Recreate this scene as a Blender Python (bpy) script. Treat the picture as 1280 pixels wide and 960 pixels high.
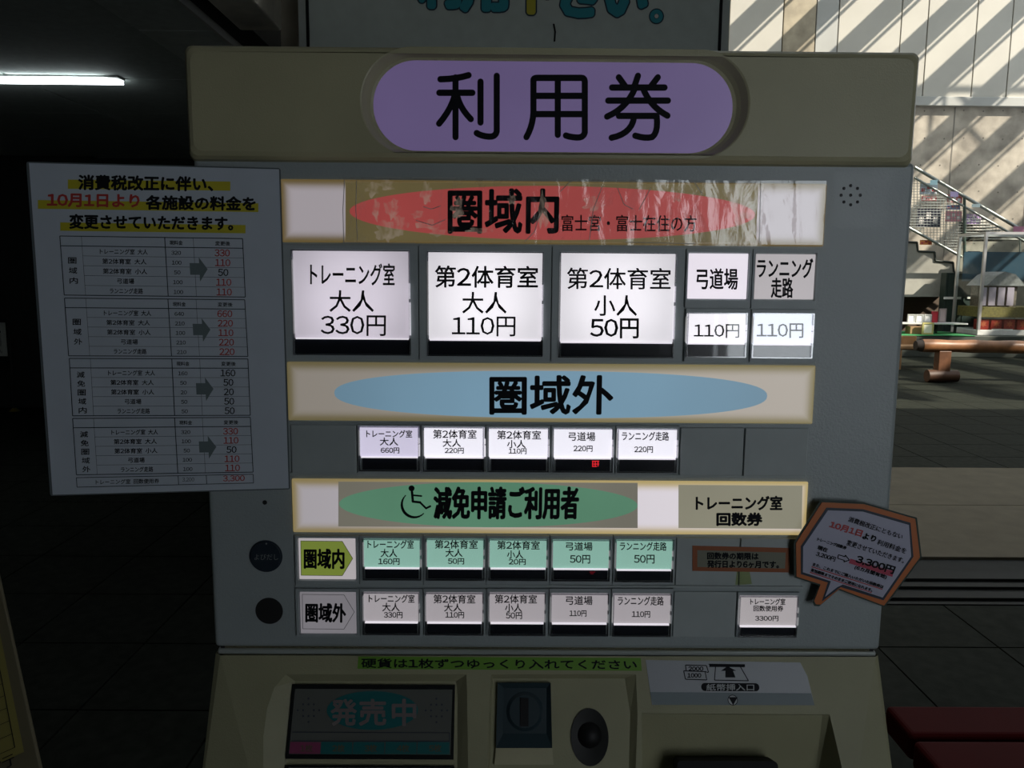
import bpy, bmesh, math, random
from mathutils import Vector, Matrix
random.seed(7)
for o in list(bpy.data.objects): bpy.data.objects.remove(o)
SC = bpy.context.scene
COL = SC.collection

# ---------------------------------------------------------------- camera
F = 1000.0
PITCH, YAW, ROLL = math.radians(7.7476), math.radians(0.3819), math.radians(0.4596)
CAM = Vector((0, -0.70, 1.50))
fw = Vector((math.sin(YAW)*math.cos(PITCH), math.cos(YAW)*math.cos(PITCH), -math.sin(PITCH)))
rt0 = Vector((math.cos(YAW), -math.sin(YAW), 0)); up0 = rt0.cross(fw)
rt = math.cos(ROLL)*rt0 + math.sin(ROLL)*up0
up = math.cos(ROLL)*up0 - math.sin(ROLL)*rt0
cd = bpy.data.cameras.new('camera'); cam = bpy.data.objects.new('camera', cd); COL.objects.link(cam)
m = Matrix((rt, up, -fw)).transposed().to_4x4(); m.translation = CAM; cam.matrix_world = m
cd.sensor_width = 36; cd.lens = F/1280*36; cd.clip_start = 0.02; cd.clip_end = 200
SC.camera = cam

# ---------------------------------------------------------------- world, sun, window daylight, exposure
w = bpy.data.worlds.new('world'); SC.world = w; w.use_nodes = True
bg = w.node_tree.nodes['Background']; bg.inputs[0].default_value = (0.84, 0.90, 0.96, 1); bg.inputs[1].default_value = 1.5
SUN_DIR = Vector((-0.79, 0.53, -0.76)).normalized()
sd = bpy.data.lights.new('sun', 'SUN'); sd.energy = 9.0; sd.color = (1.0, 0.9, 0.76); sd.angle = math.radians(0.53)
so = bpy.data.objects.new('sun', sd); COL.objects.link(so); so.location = (20, -10, 25)
so.rotation_euler = SUN_DIR.to_track_quat('-Z', 'Y').to_euler()
def area(name, loc, direc, sx, sy, energy, color):
    l = bpy.data.lights.new(name, 'AREA'); l.shape = 'RECTANGLE'; l.size = sx; l.size_y = sy; l.energy = energy; l.color = color
    o = bpy.data.objects.new(name, l); COL.objects.link(o); o.location = loc
    o.rotation_euler = Vector(direc).to_track_quat('-Z', 'Y').to_euler(); return o
area('window_daylight', (1.3, -2.16, 1.5), (0, 1, 0), 1.05, 1.25, 7.0, (0.86, 0.93, 0.98))
SC.view_settings.view_transform = 'Standard'; SC.view_settings.look = 'None'
SC.view_settings.gamma = 1; SC.view_settings.use_curve_mapping = False
SC.view_settings.exposure = 0.0
SC.cycles.max_bounces = 8; SC.cycles.transparent_max_bounces = 12
SC.cycles.sample_clamp_indirect = 4; SC.cycles.use_denoising = True

# ---------------------------------------------------------------- helpers
def ray(x, y):
    return (x-640)*rt - (y-480)*up + F*fw
class Plane:
    def __init__(s, O, u, v):
        s.O = Vector(O); s.u = Vector(u).normalized(); s.v = Vector(v).normalized(); s.n = s.u.cross(s.v)
    def px(s, x, y, off=0.0):          # where the line of sight through a photo pixel meets this plane
        d = ray(x, y); t = s.n.dot(s.O + off*s.n - CAM)/s.n.dot(d); p = CAM + t*d - s.O
        return (p.dot(s.u), p.dot(s.v))
    def w(s, a, b, n=0.0): return s.O + a*s.u + b*s.v + n*s.n
    def rect(s, x0, y0, x1, y1, off=0.0):
        a = [s.px(x0, y0, off), s.px(x1, y0, off), s.px(x1, y1, off), s.px(x0, y1, off)]
        return ((a[0][0]+a[3][0])/2, (a[2][1]+a[3][1])/2, (a[1][0]+a[2][0])/2, (a[0][1]+a[1][1])/2)
    def shift(s, k): return Plane(s.O + k*s.n, s.u, s.v)
PF = Plane((0, 0, 1.5), (1, 0, 0), (0, 0, 1))          # front plane of the machine, normal towards the viewer
def vplane(y): return Plane((0, y, 0), (1, 0, 0), (0, 0, 1))
def at(x, y, Y):
    p = vplane(Y).px(x, y); return Vector((p[0], Y, p[1]))
def onz(x, y, z):
    d = ray(x, y); t = (z-CAM.z)/d.z; return CAM + t*d

def lin(c):
    c = c/255.0
    return c/12.92 if c <= 0.04045 else ((c+0.055)/1.055)**2.4
def L(r, g, b): return (lin(r), lin(g), lin(b), 1)
MATS = {}
def mat(name, col, rough=0.5, var=0.0, scale=20.0, bump=0.0, bscale=200.0, metal=0.0, emis=0.0, spec=0.5, ecol=None, coat=0.0, detail=4):
    if name in MATS: return MATS[name]
    mt = bpy.data.materials.new(name); mt.use_nodes = True; nt = mt.node_tree; N = nt.nodes; K = nt.links
    b = N['Principled BSDF']; b.inputs['Base Color'].default_value = (*col[:3], 1)
    b.inputs['Roughness'].default_value = rough; b.inputs['Metallic'].default_value = metal
    b.inputs['Specular IOR Level'].default_value = spec
    if coat: b.inputs['Coat Weight'].default_value = coat; b.inputs['Coat Roughness'].default_value = 0.15
    tc = N.new('ShaderNodeTexCoord')
    if var:
        nz = N.new('ShaderNodeTexNoise'); nz.inputs['Scale'].default_value = scale; nz.inputs['Detail'].default_value = detail
        K.new(tc.outputs['Object'], nz.inputs['Vector'])
        rp = N.new('ShaderNodeValToRGB'); rp.color_ramp.elements[0].position = 0.3; rp.color_ramp.elements[1].position = 0.7
        rp.color_ramp.elements[0].color = (*[c*(1-var) for c in col[:3]], 1); rp.color_ramp.elements[1].color = (*[min(1, c*(1+var)) for c in col[:3]], 1)
        K.new(nz.outputs['Fac'], rp.inputs[0]); K.new(rp.outputs[0], b.inputs['Base Color'])
    if bump:
        n2 = N.new('ShaderNodeTexNoise'); n2.inputs['Scale'].default_value = bscale; n2.inputs['Detail'].default_value = 3
        K.new(tc.outputs['Object'], n2.inputs['Vector'])
        bp = N.new('ShaderNodeBump'); bp.inputs['Strength'].default_value = bump; bp.inputs['Distance'].default_value = 0.001
        K.new(n2.outputs['Fac'], bp.inputs['Height']); K.new(bp.outputs[0], b.inputs['Normal'])
    if emis:
        b.inputs['Emission Color'].default_value = (*(ecol or col)[:3], 1); b.inputs['Emission Strength'].default_value = emis
    MATS[name] = mt; return mt
def backlit(name, r, g, b, k=1.0, var=0.04, hot=None):
    """translucent print lit from behind: faint unevenness of the tube light behind it"""
    if name in MATS: return MATS[name]
    c = L(r, g, b); base = (min(.8, c[0]*.55), min(.8, c[1]*.55), min(.8, c[2]*.55), 1)
    mt = mat(name, base, 0.35, emis=k, ecol=c); nt = mt.node_tree; N = nt.nodes; K = nt.links
    nz = N.new('ShaderNodeTexNoise'); nz.inputs['Scale'].default_value = 9; tc = N.new('ShaderNodeTexCoord'); K.new(tc.outputs['Object'], nz.inputs['Vector'])
    mr = N.new('ShaderNodeMapRange'); mr.inputs['From Min'].default_value = .3; mr.inputs['From Max'].default_value = .7
    mr.inputs['To Min'].default_value = k*(1-var*2); mr.inputs['To Max'].default_value = k*(1+var)
    K.new(nz.outputs['Fac'], mr.inputs['Value']); K.new(mr.outputs[0], N['Principled BSDF'].inputs['Emission Strength'])
    if hot:                                                   # one lamp behind the middle: radius, share left at that radius
        ln = N.new('ShaderNodeVectorMath'); ln.operation = 'LENGTH'; K.new(tc.outputs['Object'], ln.inputs[0])
        h = N.new('ShaderNodeMapRange'); h.interpolation_type = 'SMOOTHSTEP'; h.inputs['From Min'].default_value = hot[0]*.25; h.inputs['From Max'].default_value = hot[0]; h.inputs['To Min'].default_value = 1; h.inputs['To Max'].default_value = hot[1]
        K.new(ln.outputs['Value'], h.inputs['Value']); mu = N.new('ShaderNodeMath'); mu.operation = 'MULTIPLY'
        K.new(mr.outputs[0], mu.inputs[0]); K.new(h.outputs[0], mu.inputs[1]); K.new(mu.outputs[0], N['Principled BSDF'].inputs['Emission Strength'])
    return mt
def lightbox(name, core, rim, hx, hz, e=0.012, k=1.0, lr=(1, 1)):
    """acrylic light box cover, rim colour mixes yellowed acrylic with painted lamp falloff (object coordinates, half size hx, hz)"""
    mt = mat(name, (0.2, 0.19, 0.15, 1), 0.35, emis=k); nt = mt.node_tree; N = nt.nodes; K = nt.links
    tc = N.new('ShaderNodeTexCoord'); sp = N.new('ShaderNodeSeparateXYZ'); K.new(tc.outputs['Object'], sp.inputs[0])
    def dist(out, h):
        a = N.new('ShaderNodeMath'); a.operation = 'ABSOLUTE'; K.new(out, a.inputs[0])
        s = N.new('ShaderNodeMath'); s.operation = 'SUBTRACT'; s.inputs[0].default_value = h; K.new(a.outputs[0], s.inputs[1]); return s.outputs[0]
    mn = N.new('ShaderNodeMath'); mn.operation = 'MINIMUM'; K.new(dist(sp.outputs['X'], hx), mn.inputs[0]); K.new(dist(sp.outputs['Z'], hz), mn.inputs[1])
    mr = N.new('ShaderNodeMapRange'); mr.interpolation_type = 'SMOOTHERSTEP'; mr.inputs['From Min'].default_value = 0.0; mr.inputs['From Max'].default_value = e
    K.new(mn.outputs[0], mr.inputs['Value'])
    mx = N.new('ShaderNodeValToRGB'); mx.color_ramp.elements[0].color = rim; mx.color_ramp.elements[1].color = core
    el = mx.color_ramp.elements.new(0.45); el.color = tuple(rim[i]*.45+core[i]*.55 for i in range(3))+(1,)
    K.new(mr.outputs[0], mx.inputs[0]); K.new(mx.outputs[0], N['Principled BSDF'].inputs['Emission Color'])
    g = N.new('ShaderNodeMapRange'); g.interpolation_type = 'SMOOTHSTEP'; g.inputs['From Min'].default_value = -hx; g.inputs['From Max'].default_value = hx*.5  # lamp falloff from end to end painted into the emission
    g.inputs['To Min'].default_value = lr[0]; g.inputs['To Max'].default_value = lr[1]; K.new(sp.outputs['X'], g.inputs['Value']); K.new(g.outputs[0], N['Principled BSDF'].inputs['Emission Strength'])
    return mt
def film(name, tint=(1, 1, 1, 1), gloss=0.12, rough=0.05, bump=0.0, bscale=60, haze=0.0, hscale=30.0, hlo=.55, hhi=.62, stretch=(1, 1, 1)):
    """clear plastic: transparent + glossy, with optional milky air pockets"""
    if name in MATS: return MATS[name]
    mt = bpy.data.materials.new(name); mt.use_nodes = True; nt = mt.node_tree; N = nt.nodes; K = nt.links; N.clear()
    out = N.new('ShaderNodeOutputMaterial'); tr = N.new('ShaderNodeBsdfTransparent'); tr.inputs[0].default_value = tint
    gl = N.new('ShaderNodeBsdfGlossy'); gl.inputs['Roughness'].default_value = rough
    mx = N.new('ShaderNodeMixShader'); mx.inputs[0].default_value = gloss
    K.new(tr.outputs[0], mx.inputs[1]); K.new(gl.outputs[0], mx.inputs[2]); last = mx.outputs[0]
    tc = N.new('ShaderNodeTexCoord')
    mp = N.new('ShaderNodeMapping'); mp.inputs['Scale'].default_value = stretch; K.new(tc.outputs['Object'], mp.inputs[0])
    if bump:
        n2 = N.new('ShaderNodeTexNoise'); n2.inputs['Scale'].default_value = bscale; n2.inputs['Detail'].default_value = 5; n2.inputs['Distortion'].default_value = 1.5
        K.new(mp.outputs[0], n2.inputs['Vector'])
        bp = N.new('ShaderNodeBump'); bp.inputs['Strength'].default_value = bump; bp.inputs['Distance'].default_value = 0.002
        K.new(n2.outputs['Fac'], bp.inputs['Height']); K.new(bp.outputs[0], gl.inputs['Normal'])
    if haze:
        nz = N.new('ShaderNodeTexNoise'); nz.inputs['Scale'].default_value = hscale; nz.inputs['Detail'].default_value = 8; nz.inputs['Distortion'].default_value = 0.8
        nz.inputs['Roughness'].default_value = .65
        K.new(mp.outputs[0], nz.inputs['Vector'])
        mr = N.new('ShaderNodeMapRange'); mr.inputs['From Min'].default_value = hlo; mr.inputs['From Max'].default_value = hhi; mr.inputs['To Max'].default_value = haze
        K.new(nz.outputs['Fac'], mr.inputs['Value'])
        df = N.new('ShaderNodeBsdfDiffuse'); df.inputs[0].default_value = (.9, .9, .88, 1)
        tl = N.new('ShaderNodeBsdfTranslucent'); tl.inputs[0].default_value = (.9, .9, .88, 1)
        ad = N.new('ShaderNodeMixShader'); ad.inputs[0].default_value = .5; K.new(df.outputs[0], ad.inputs[1]); K.new(tl.outputs[0], ad.inputs[2])
        m2 = N.new('ShaderNodeMixShader'); K.new(mr.outputs[0], m2.inputs[0]); K.new(last, m2.inputs[1]); K.new(ad.outputs[0], m2.inputs[2]); last = m2.outputs[0]
    K.new(last, out.inputs[0]); MATS[name] = mt; return mt

WLOC = {}
def empty(name, loc, label=None, cat=None, group=None):
    o = bpy.data.objects.new(name, None); COL.objects.link(o); o.location = loc; o.empty_display_size = 0.05; WLOC[o.name] = Vector(loc)
    tag(o, label, cat, group); return o
def tag(o, label=None, cat=None, group=None, kind=None):
    if label: o['label'] = label
    if cat: o['category'] = cat
    if group: o['group'] = group
    if kind: o['kind'] = kind
    return o
class MB:
    """collects shapes (world coordinates) into ONE mesh object"""
    def __init__(s): s.v = []; s.f = []; s.sm = []
    def add(s, vs, fs, smooth=False):
        k = len(s.v); s.v += [Vector(v) for v in vs]; s.f += [tuple(i+k for i in f) for f in fs]; s.sm += [smooth]*len(fs); return s
    def addbm(s, bm, M=None, smooth=False):
        bm.verts.ensure_lookup_table()
        for i, v in enumerate(bm.verts): v.index = i
        s.add([(M @ v.co) if M else v.co.copy() for v in bm.verts], [[v.index for v in f.verts] for f in bm.faces], smooth); bm.free(); return s
    def box(s, x0, y0, z0, x1, y1, z1, bev=0.0, M=None, seg=2):
        bm = bmesh.new(); r = bmesh.ops.create_cube(bm, size=1)
        for v in bm.verts: v.co = Vector(((x0+x1)/2+v.co.x*(x1-x0), (y0+y1)/2+v.co.y*(y1-y0), (z0+z1)/2+v.co.z*(z1-z0)))
        if bev: bmesh.ops.bevel(bm, geom=bm.edges[:], offset=bev, segments=seg, affect='EDGES', profile=.5)
        return s.addbm(bm, M)
    def pbox(s, P, R, n0, n1, bev=0.0, seg=2):       # box on a plane: R = (a0,b0,a1,b1)
        M = Matrix((P.u, P.v, P.n)).transposed().to_4x4(); M.translation = P.O
        return s.box(R[0], R[1], n0, R[2], R[3], n1, bev, M, seg)
    def quad(s, P, pts, n=0.0): return s.add([P.w(a, b, n) for a, b in pts], [tuple(range(len(pts)))])
    def prism(s, P, pts, n0, n1):
        k = len(pts); vs = [P.w(a, b, n0) for a, b in pts]+[P.w(a, b, n1) for a, b in pts]
        fs = [tuple(range(k, 2*k)), tuple(reversed(range(k)))]+[(i, (i+1) % k, k+(i+1) % k, k+i) for i in range(k)]
        return s.add(vs, fs)
    def frame(s, P, R, I, n0, n1):                      # rectangular ring
        o = [(R[0], R[1]), (R[2], R[1]), (R[2], R[3]), (R[0], R[3])]; i = [(I[0], I[1]), (I[2], I[1]), (I[2], I[3]), (I[0], I[3])]
        vs = [P.w(a, b, n) for n in (n0, n1) for lp in (o, i) for a, b in lp]; fs = []
        for k in range(4):
            j = (k+1) % 4
            fs += [(8+k, 8+j, 12+j, 12+k), (k, 4+k, 4+j, j), (k, j, 8+j, 8+k), (4+k, 12+k, 12+j, 4+j)]
        return s.add(vs, fs)
    def tube(s, p, q, r, seg=10, r2=None, caps=True):
        p = Vector(p); q = Vector(q); d = (q-p).normalized(); a = d.orthogonal().normalized(); b = d.cross(a); r2 = r if r2 is None else r2
        vs = [p+r*(math.cos(t)*a+math.sin(t)*b) for t in [2*math.pi*i/seg for i in range(seg)]]+[q+r2*(math.cos(t)*a+math.sin(t)*b) for t in [2*math.pi*i/seg for i in range(seg)]]
        s.add(vs, [(i, (i+1) % seg, seg+(i+1) % seg, seg+i) for i in range(seg)], True)
        if caps: s.add(vs, [tuple(reversed(range(seg))), tuple(range(seg, 2*seg))])
        return s
    def strip(s, A, B, smooth=False):
        k = len(A); return s.add(list(A)+list(B), [(i, (i+1) % k, k+(i+1) % k, k+i) for i in range(k)], smooth)
    def fill(s, loops):
        bm = bmesh.new(); es = []
        for lp in loops:
            vv = [bm.verts.new(p) for p in lp]
            es += [bm.edges.new((vv[i], vv[(i+1) % len(vv)])) for i in range(len(vv))]
        bmesh.ops.triangle_fill(bm, use_beauty=True, use_dissolve=False, edges=es)
        return s.addbm(bm)
    def build(s, name, material, parent=None, smooth=None):
        lo = Vector([min(v[i] for v in s.v) for i in range(3)]); hi = Vector([max(v[i] for v in s.v) for i in range(3)]); c = (lo+hi)/2
        me = bpy.data.meshes.new(name); me.from_pydata([v-c for v in s.v], [], s.f)
        me.polygons.foreach_set('use_smooth', [bool(x) if smooth is None else smooth for x in s.sm]); me.materials.append(material); me.update()
        o = bpy.data.objects.new(name, me); COL.objects.link(o); WLOC[o.name] = c
        if parent: o.parent = parent; o.location = c-WLOC[parent.name]
        else: o.location = c
        return o
def rrect(x0, y0, x1, y1, r, seg=6):
    pts = []
    for cx, cy, a in ((x1-r, y1-r, 0), (x0+r, y1-r, 90), (x0+r, y0+r, 180), (x1-r, y0+r, 270)):
        for i in range(seg+1):
            t = math.radians(a+90*i/seg); pts.append((cx+r*math.cos(t), cy+r*math.sin(t)))
    return pts
def ellipse(R, n=64, p=2.0):
    cx, cy, a, b = (R[0]+R[2])/2, (R[1]+R[3])/2, (R[2]-R[0])/2, (R[3]-R[1])/2
    f = lambda c: math.copysign(abs(c)**(2/p), c)
    return [(cx+a*f(math.cos(2*math.pi*i/n)), cy+b*f(math.sin(2*math.pi*i/n))) for i in range(n)]
def circ(c, r, n=32): return [(c[0]+r*math.cos(2*math.pi*i/n), c[1]+r*math.sin(2*math.pi*i/n)) for i in range(n)]

# ---- print: glyph outlines as flat meshes
GL = {}
FW = str.maketrans('0123456789', '０１２３４５６７８９')
CH = {}
def one(c):
    if c in CH: return CH[c]
    cu = bpy.data.curves.new('t', 'FONT'); cu.body = c; cu.size = 1; cu.resolution_u = 2; cu.fill_mode = 'FRONT'
    o = bpy.data.objects.new('t', cu); COL.objects.link(o)
    dg = bpy.context.evaluated_depsgraph_get(); dg.update(); me = bpy.data.meshes.new_from_object(o.evaluated_get(dg))
    CH[c] = ([tuple(x.co[:2]) for x in me.vertices], [tuple(p.vertices) for p in me.polygons])
    bpy.data.objects.remove(o); bpy.data.curves.remove(cu); bpy.data.meshes.remove(me); return CH[c]
def glyphs(s):
    """the outlines of a whole string, scaled into the unit square"""
    if s in GL: return GL[s]
    v = []; f = []; x = 0.0
    for c in s:
        if c == ' ': x += .5; continue
        if c in '0123456789':
            gv, gf = one(c.translate(FW)); lo = min(a for a, b in gv); hi = max(a for a, b in gv); k = 1.12; adv = .64
            gv = [((a-(lo+hi)/2)*k+adv/2, b) for a, b in gv]
        elif c in ',.()%':
            gv, gf = one(c); lo = min(a for a, b in gv); hi = max(a for a, b in gv); adv = hi-lo+.12; gv = [(a-lo+.06, b) for a, b in gv]
        else: gv, gf = one(c); adv = 1.0
        n = len(v); v += [(a+x, b) for a, b in gv]; f += [tuple(i+n for i in q) for q in gf]; x += adv
    x0 = min(a for a, b in v); x1 = max(a for a, b in v); y0 = min(b for a, b in v); y1 = max(b for a, b in v)
    GL[s] = ([((a-x0)/(x1-x0), (b-y0)/max(1e-6, y1-y0)) for a, b in v], f); return GL[s]
def text(mb, P, s, x0, y0, x1, y1, n=0.0004, bold=0.0, slope=0.0, shear=0.0, lean=0.0):
    """print s into the photo-measured box (x0,y0)-(x1,y1); bold in px; slope = px drop per px along; returns mb"""
    v, f = glyphs(s); W = x1-x0; H = y1-y0
    A = Vector(P.px(x0+lean*H, y1)); B = Vector(P.px(x1+lean*H, y1+slope*W)); C_ = Vector(P.px(x0-shear*H, y0))
    U = B-A; V = C_-A; px = U.length/W
    NB = 24 if bold > 3 else 8
    offs = [(0, 0)] if not bold else [(bold*px*math.cos(t), bold*px*math.sin(t)) for t in [2*math.pi*i/NB for i in range(NB)]]+[(0, 0)]
    for i_, (ox, oy) in enumerate(offs):
        mb.add([P.w(A.x+a*U.x+b*V.x+ox, A.y+a*U.y+b*V.y+oy, n+i_*(2e-5 if abs(P.O.y) > 1 else 4e-6)) for a, b in v], f)
    return mb
def stroke(mb, P, pts, wd, n=0.0004, closed=False, seg=8):
    """thick round-capped line through photo points on plane P; wd in metres"""
    q = [Vector(P.px(*p)) for p in pts]; r = wd/2
    for i in range(len(q)-1):
        d = (q[i+1]-q[i]); L_ = d.length
        if L_ < 1e-7: continue
        d = d/L_; nn = Vector((-d.y, d.x)); base = math.atan2(nn.y, nn.x); lp = []
        for k in range(seg+1):
            t = base+math.pi*k/seg; lp.append((q[i].x+r*math.cos(t), q[i].y+r*math.sin(t)))
        for k in range(seg+1):
            t = base+math.pi+math.pi*k/seg; lp.append((q[i+1].x+r*math.cos(t), q[i+1].y+r*math.sin(t)))
        mb.quad(P, lp, n+len(mb.f)*4e-6)
    return mb
def bez(p0, p1, p2, n=8):
    return [((1-t)**2*p0[0]+2*t*(1-t)*p1[0]+t*t*p2[0], (1-t)**2*p0[1]+2*t*(1-t)*p1[1]+t*t*p2[1]) for t in [i/n for i in range(n+1)]]
def lines(mb, P, segs, wd, n=0.0004):
    for a, b in segs:
        A = Vector(P.px(*a)); B = Vector(P.px(*b)); d = (B-A).normalized(); nn = Vector((-d.y, d.x))*wd/2
        mb.quad(P, [tuple(A-nn), tuple(B-nn), tuple(B+nn), tuple(A+nn)], n)
    return mb

# ---------------------------------------------------------------- common materials
M_beige = mat('beige_enamel', (.43, .405, .255, 1), .42, var=.06, scale=14, bump=.25, bscale=700)
M_grey = mat('grey_enamel', (.33, .37, .375, 1), .38, var=.04, scale=12, bump=.35, bscale=500)
M_module = mat('grey_plastic', (.36, .40, .41, 1), .45, var=.05, scale=40)
M_blank = mat('blank_plastic', (.38, .42, .42, 1), .5, var=.06, scale=30)
M_ink = mat('black_ink', (.005, .006, .009, 1), .6, spec=.15)
M_black = mat('black_plastic', (.012, .014, .02, 1), .22)
M_dark = mat('dark_gap', (.006, .006, .007, 1), .8)
M_conc = mat('concrete', (.36, .33, .275, 1), .85, var=.38, scale=2.4, bump=.6, bscale=25, detail=9)
M_clad = mat('wall_cladding', (.45, .44, .39, 1), .5, var=.08, scale=.8)
M_clad_b = mat('worn_cladding', (.33, .29, .21, 1), .7, var=.3, scale=3)
M_clad_c = mat('grey_cladding', (.37, .38, .36, 1), .5, var=.08, scale=1)
M_steel = mat('rail_steel', (.30, .33, .31, 1), .35, metal=.6)
M_alu = mat('aluminium', (.62, .62, .62, 1), .35, metal=.7)
M_tile = mat('dark_floor_tile', (.020, .023, .018, 1), .8, spec=.06, var=.25, scale=18, bump=.4, bscale=120)
M_grout = mat('grout', (.018, .02, .018, 1), .9, var=.2)
M_slab = mat('beige_stone_slab', (.135, .12, .088, 1), .8, spec=.12, var=.1, scale=7)
M_ceil = mat('ceiling_board', (.58, .66, .63, 1), .8, var=.08)
M_ceil2 = mat('ceiling_panel', (.74, .82, .79, 1), .7, var=.08)
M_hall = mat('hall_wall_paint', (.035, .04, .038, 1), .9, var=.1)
M_white = mat('white_paint', (.6, .62, .6, 1), .5, var=.05)

# ================================================================ SETTING
def struct(name, mb, mt, parent=None): return tag(mb.build(name, mt, parent), kind='structure')
YW = 18.2                                                     # far wall
floor = struct('floor', MB().box(-9, -2.8, -.2, 14, YW+.3, -.012), M_grout)
# floor tiles, 0.5 m grid
rowY = onz(259, 888, 0).y; tiles = []
def proj(p):
    d = p-CAM; z = d.dot(fw)
    return (640+F*d.dot(rt)/z, 480-F*d.dot(up)/z, z)
def inview(px, py): return -20 < px < 1300 and py < 985 and (px < 268 or px > 1092)
beige0 = onz(1200, 697, 0).y; beige1 = onz(1200, 585, 0).y; gap0 = onz(1200, 757, 0).y
for i in range(-18, 26):
    x0 = 1.53+.5*i-.5*2
    for j in range(-6, 32):
        y0 = rowY+.505*j
        if x0 < -8.5 or x0 > 13 or y0 > YW-.6: continue
        if x0+.25 > .6:
            if y0+.25 > gap0 and y0+.25 < beige1: continue
        c = Vector((x0+.25, y0+.25, 0))
        if c.y < -.4: big = 0
        else:
            pr = [proj(Vector((x0+a, y0+b, 0))) for a, b in ((0, 0), (.5, 0), (.5, .5), (0, .5))]
            vis = any(inview(p[0], p[1]) for p in pr) and min(p[2] for p in pr) > .3
            big = abs(sum(pr[k][0]*pr[(k+1) % 4][1]-pr[(k+1) % 4][0]*pr[k][1] for k in range(4)))/2 if vis else 0
        tiles.append((big, x0, y0))
tiles.sort(reverse=True)
tb = MB().box(-.246, -.2485, -.012, .246, .2485, 0)
tproto = None
rest = MB()
for k, (big, x0, y0) in enumerate(tiles):
    y1 = y0+.505; xa, ya = x0+.004, y0+.004
    if k < 280 and big > 40 and not (x0 > .1 and (y0 < gap0 < y1 or y0 < beige1 < y1)):
        if tproto is None:
            tproto = tb.build('floor_tile', M_tile, floor); o = tproto
        else:
            o = tproto.copy(); COL.objects.link(o)
        o.location = Vector((x0+.25, y0+.2525, -.006+random.uniform(-.0006, .0006)))-WLOC[floor.name]
    else:
        b = y1-.004
        if x0 > .1 and y0 < gap0 < y1: b = gap0
        if x0 > .1 and y0 < beige1 < y1: ya = beige1+.01
        if b-ya > .02: rest.box(xa, ya, -.012, x0+.496, b, 0)
r = rest.build('floor_tile', M_tile, floor); r['kind'] = 'stuff'
# beige stone threshold and sliding door tracks
yj = onz(1200, 632, 0).y
for (a, b) in ((beige0, yj-.004), (yj+.004, beige1-.004)):
    if 1:
        MB().box(.66, a, -.012, 13.05, b, .004, .002).build('stone_slab', M_slab, floor)
for pa, pb in ((715, 724), (729, 734), (740, 748), (753, 756)):
    ya, yb2 = onz(1200, pb, 0).y, onz(1200, pa, 0).y
    MB().box(.66, ya, -.012, 12.9, yb2, .003, .001).build('door_track', mat('track_metal', (.02, .022, .02, 1), .7, spec=.2), floor)

# far wall: concrete below, cladding panels above a ledge
zl = at(1200, 131, YW).z
wall = struct('wall_far', MB().box(-1.2, YW, 0, 13.2, YW+.3, zl-.05), M_conc)
wup = struct('wall_far_upper', MB().box(-1.2, YW+.05, zl-.05, 13.2, YW+.35, 9.1), mat('cladding_backing', (.1, .1, .09, 1), .9))
xs = [-1.1, 3.0, 4.9]+[at(p, 60, YW).x for p in (910, 977, 1018, 1046, 1124, 1157, 1218, 1262, 1300)]+[13.1]
mats = [M_clad, M_clad, M_clad, M_clad, M_clad_b, M_clad_c, M_clad, M_clad, M_clad, M_clad, M_clad, M_clad]
for k in range(len(xs)-1):
    if xs[k+1]-xs[k] < .05: continue
    zt = 9.05
    MB().box(xs[k]+.012, YW-.02, zl+.16, xs[k+1]-.012, YW+.05, zt, .006).build('cladding_panel', mats[k], wup)
struct('trim_1', MB().box(-1.2, YW-.14, zl-.05, 13.1, YW+.05, zl+.15, .01), M_clad_c)
hol = MB(); 
for i in range(26):
    for j in range(9):
        x = 5+i*.45+.05*(j % 2); z = .5+j*.6+random.uniform(-.02, .02)
        hol.tube((x, YW-.004, z), (x, YW+.01, z), .017, 8)
tag(hol.build('tie_hole', mat('tie_hole_plug', (.15, .14, .12, 1), .9), wall), kind='stuff')
# concrete pour joints as recess battens
for x in (6.6, 8.4, 10.2, 12.0): MB().box(x-.012, YW-.006, 0, x+.012, YW+.01, zl-.05).build('pour_joint', mat('joint_dark', (.2, .19, .165, 1), .9), wall)
struct('wall_right', MB().box(13.1, -2.8, 0, 13.4, 1.2, 9.1).box(13.1, 1.2, 0, 13.4, YW+.3, 3.2), M_conc)
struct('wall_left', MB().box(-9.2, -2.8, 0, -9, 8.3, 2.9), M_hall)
YH = 8.1
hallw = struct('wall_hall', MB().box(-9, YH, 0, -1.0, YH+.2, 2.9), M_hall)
struct('wall_light_block', MB().box(-1.1, 3.35, 0, -.9, YH, 9.1), M_conc)  # unseen wall added to stop atrium light leaking into the hall
struct('wall_atrium_left', MB().box(-1.2, YH, 0, -1.0, YW, 9.1), M_conc)
# rear wall (behind the viewer) with a window opening at the right
wb = MB(); wb.box(-9, -2.8, 0, .75, -2.2, 9.1); wb.box(1.85, -2.8, 0, 13.2, -2.2, 9.1); wb.box(.75, -2.8, 0, 1.85, -2.2, .85); wb.box(.75, -2.8, 2.15, 1.85, -2.2, 9.1)
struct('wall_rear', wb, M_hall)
wf = MB()
for x in (.765, 1.3, 1.835): wf.box(x-.015, -2.15, .85, x+.015, -2.12, 2.15)
for z in (.865, 2.135): wf.box(.75, -2.15, z-.015, 1.85, -2.12, z+.015)
struct('window_1', wf, M_alu)
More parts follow.
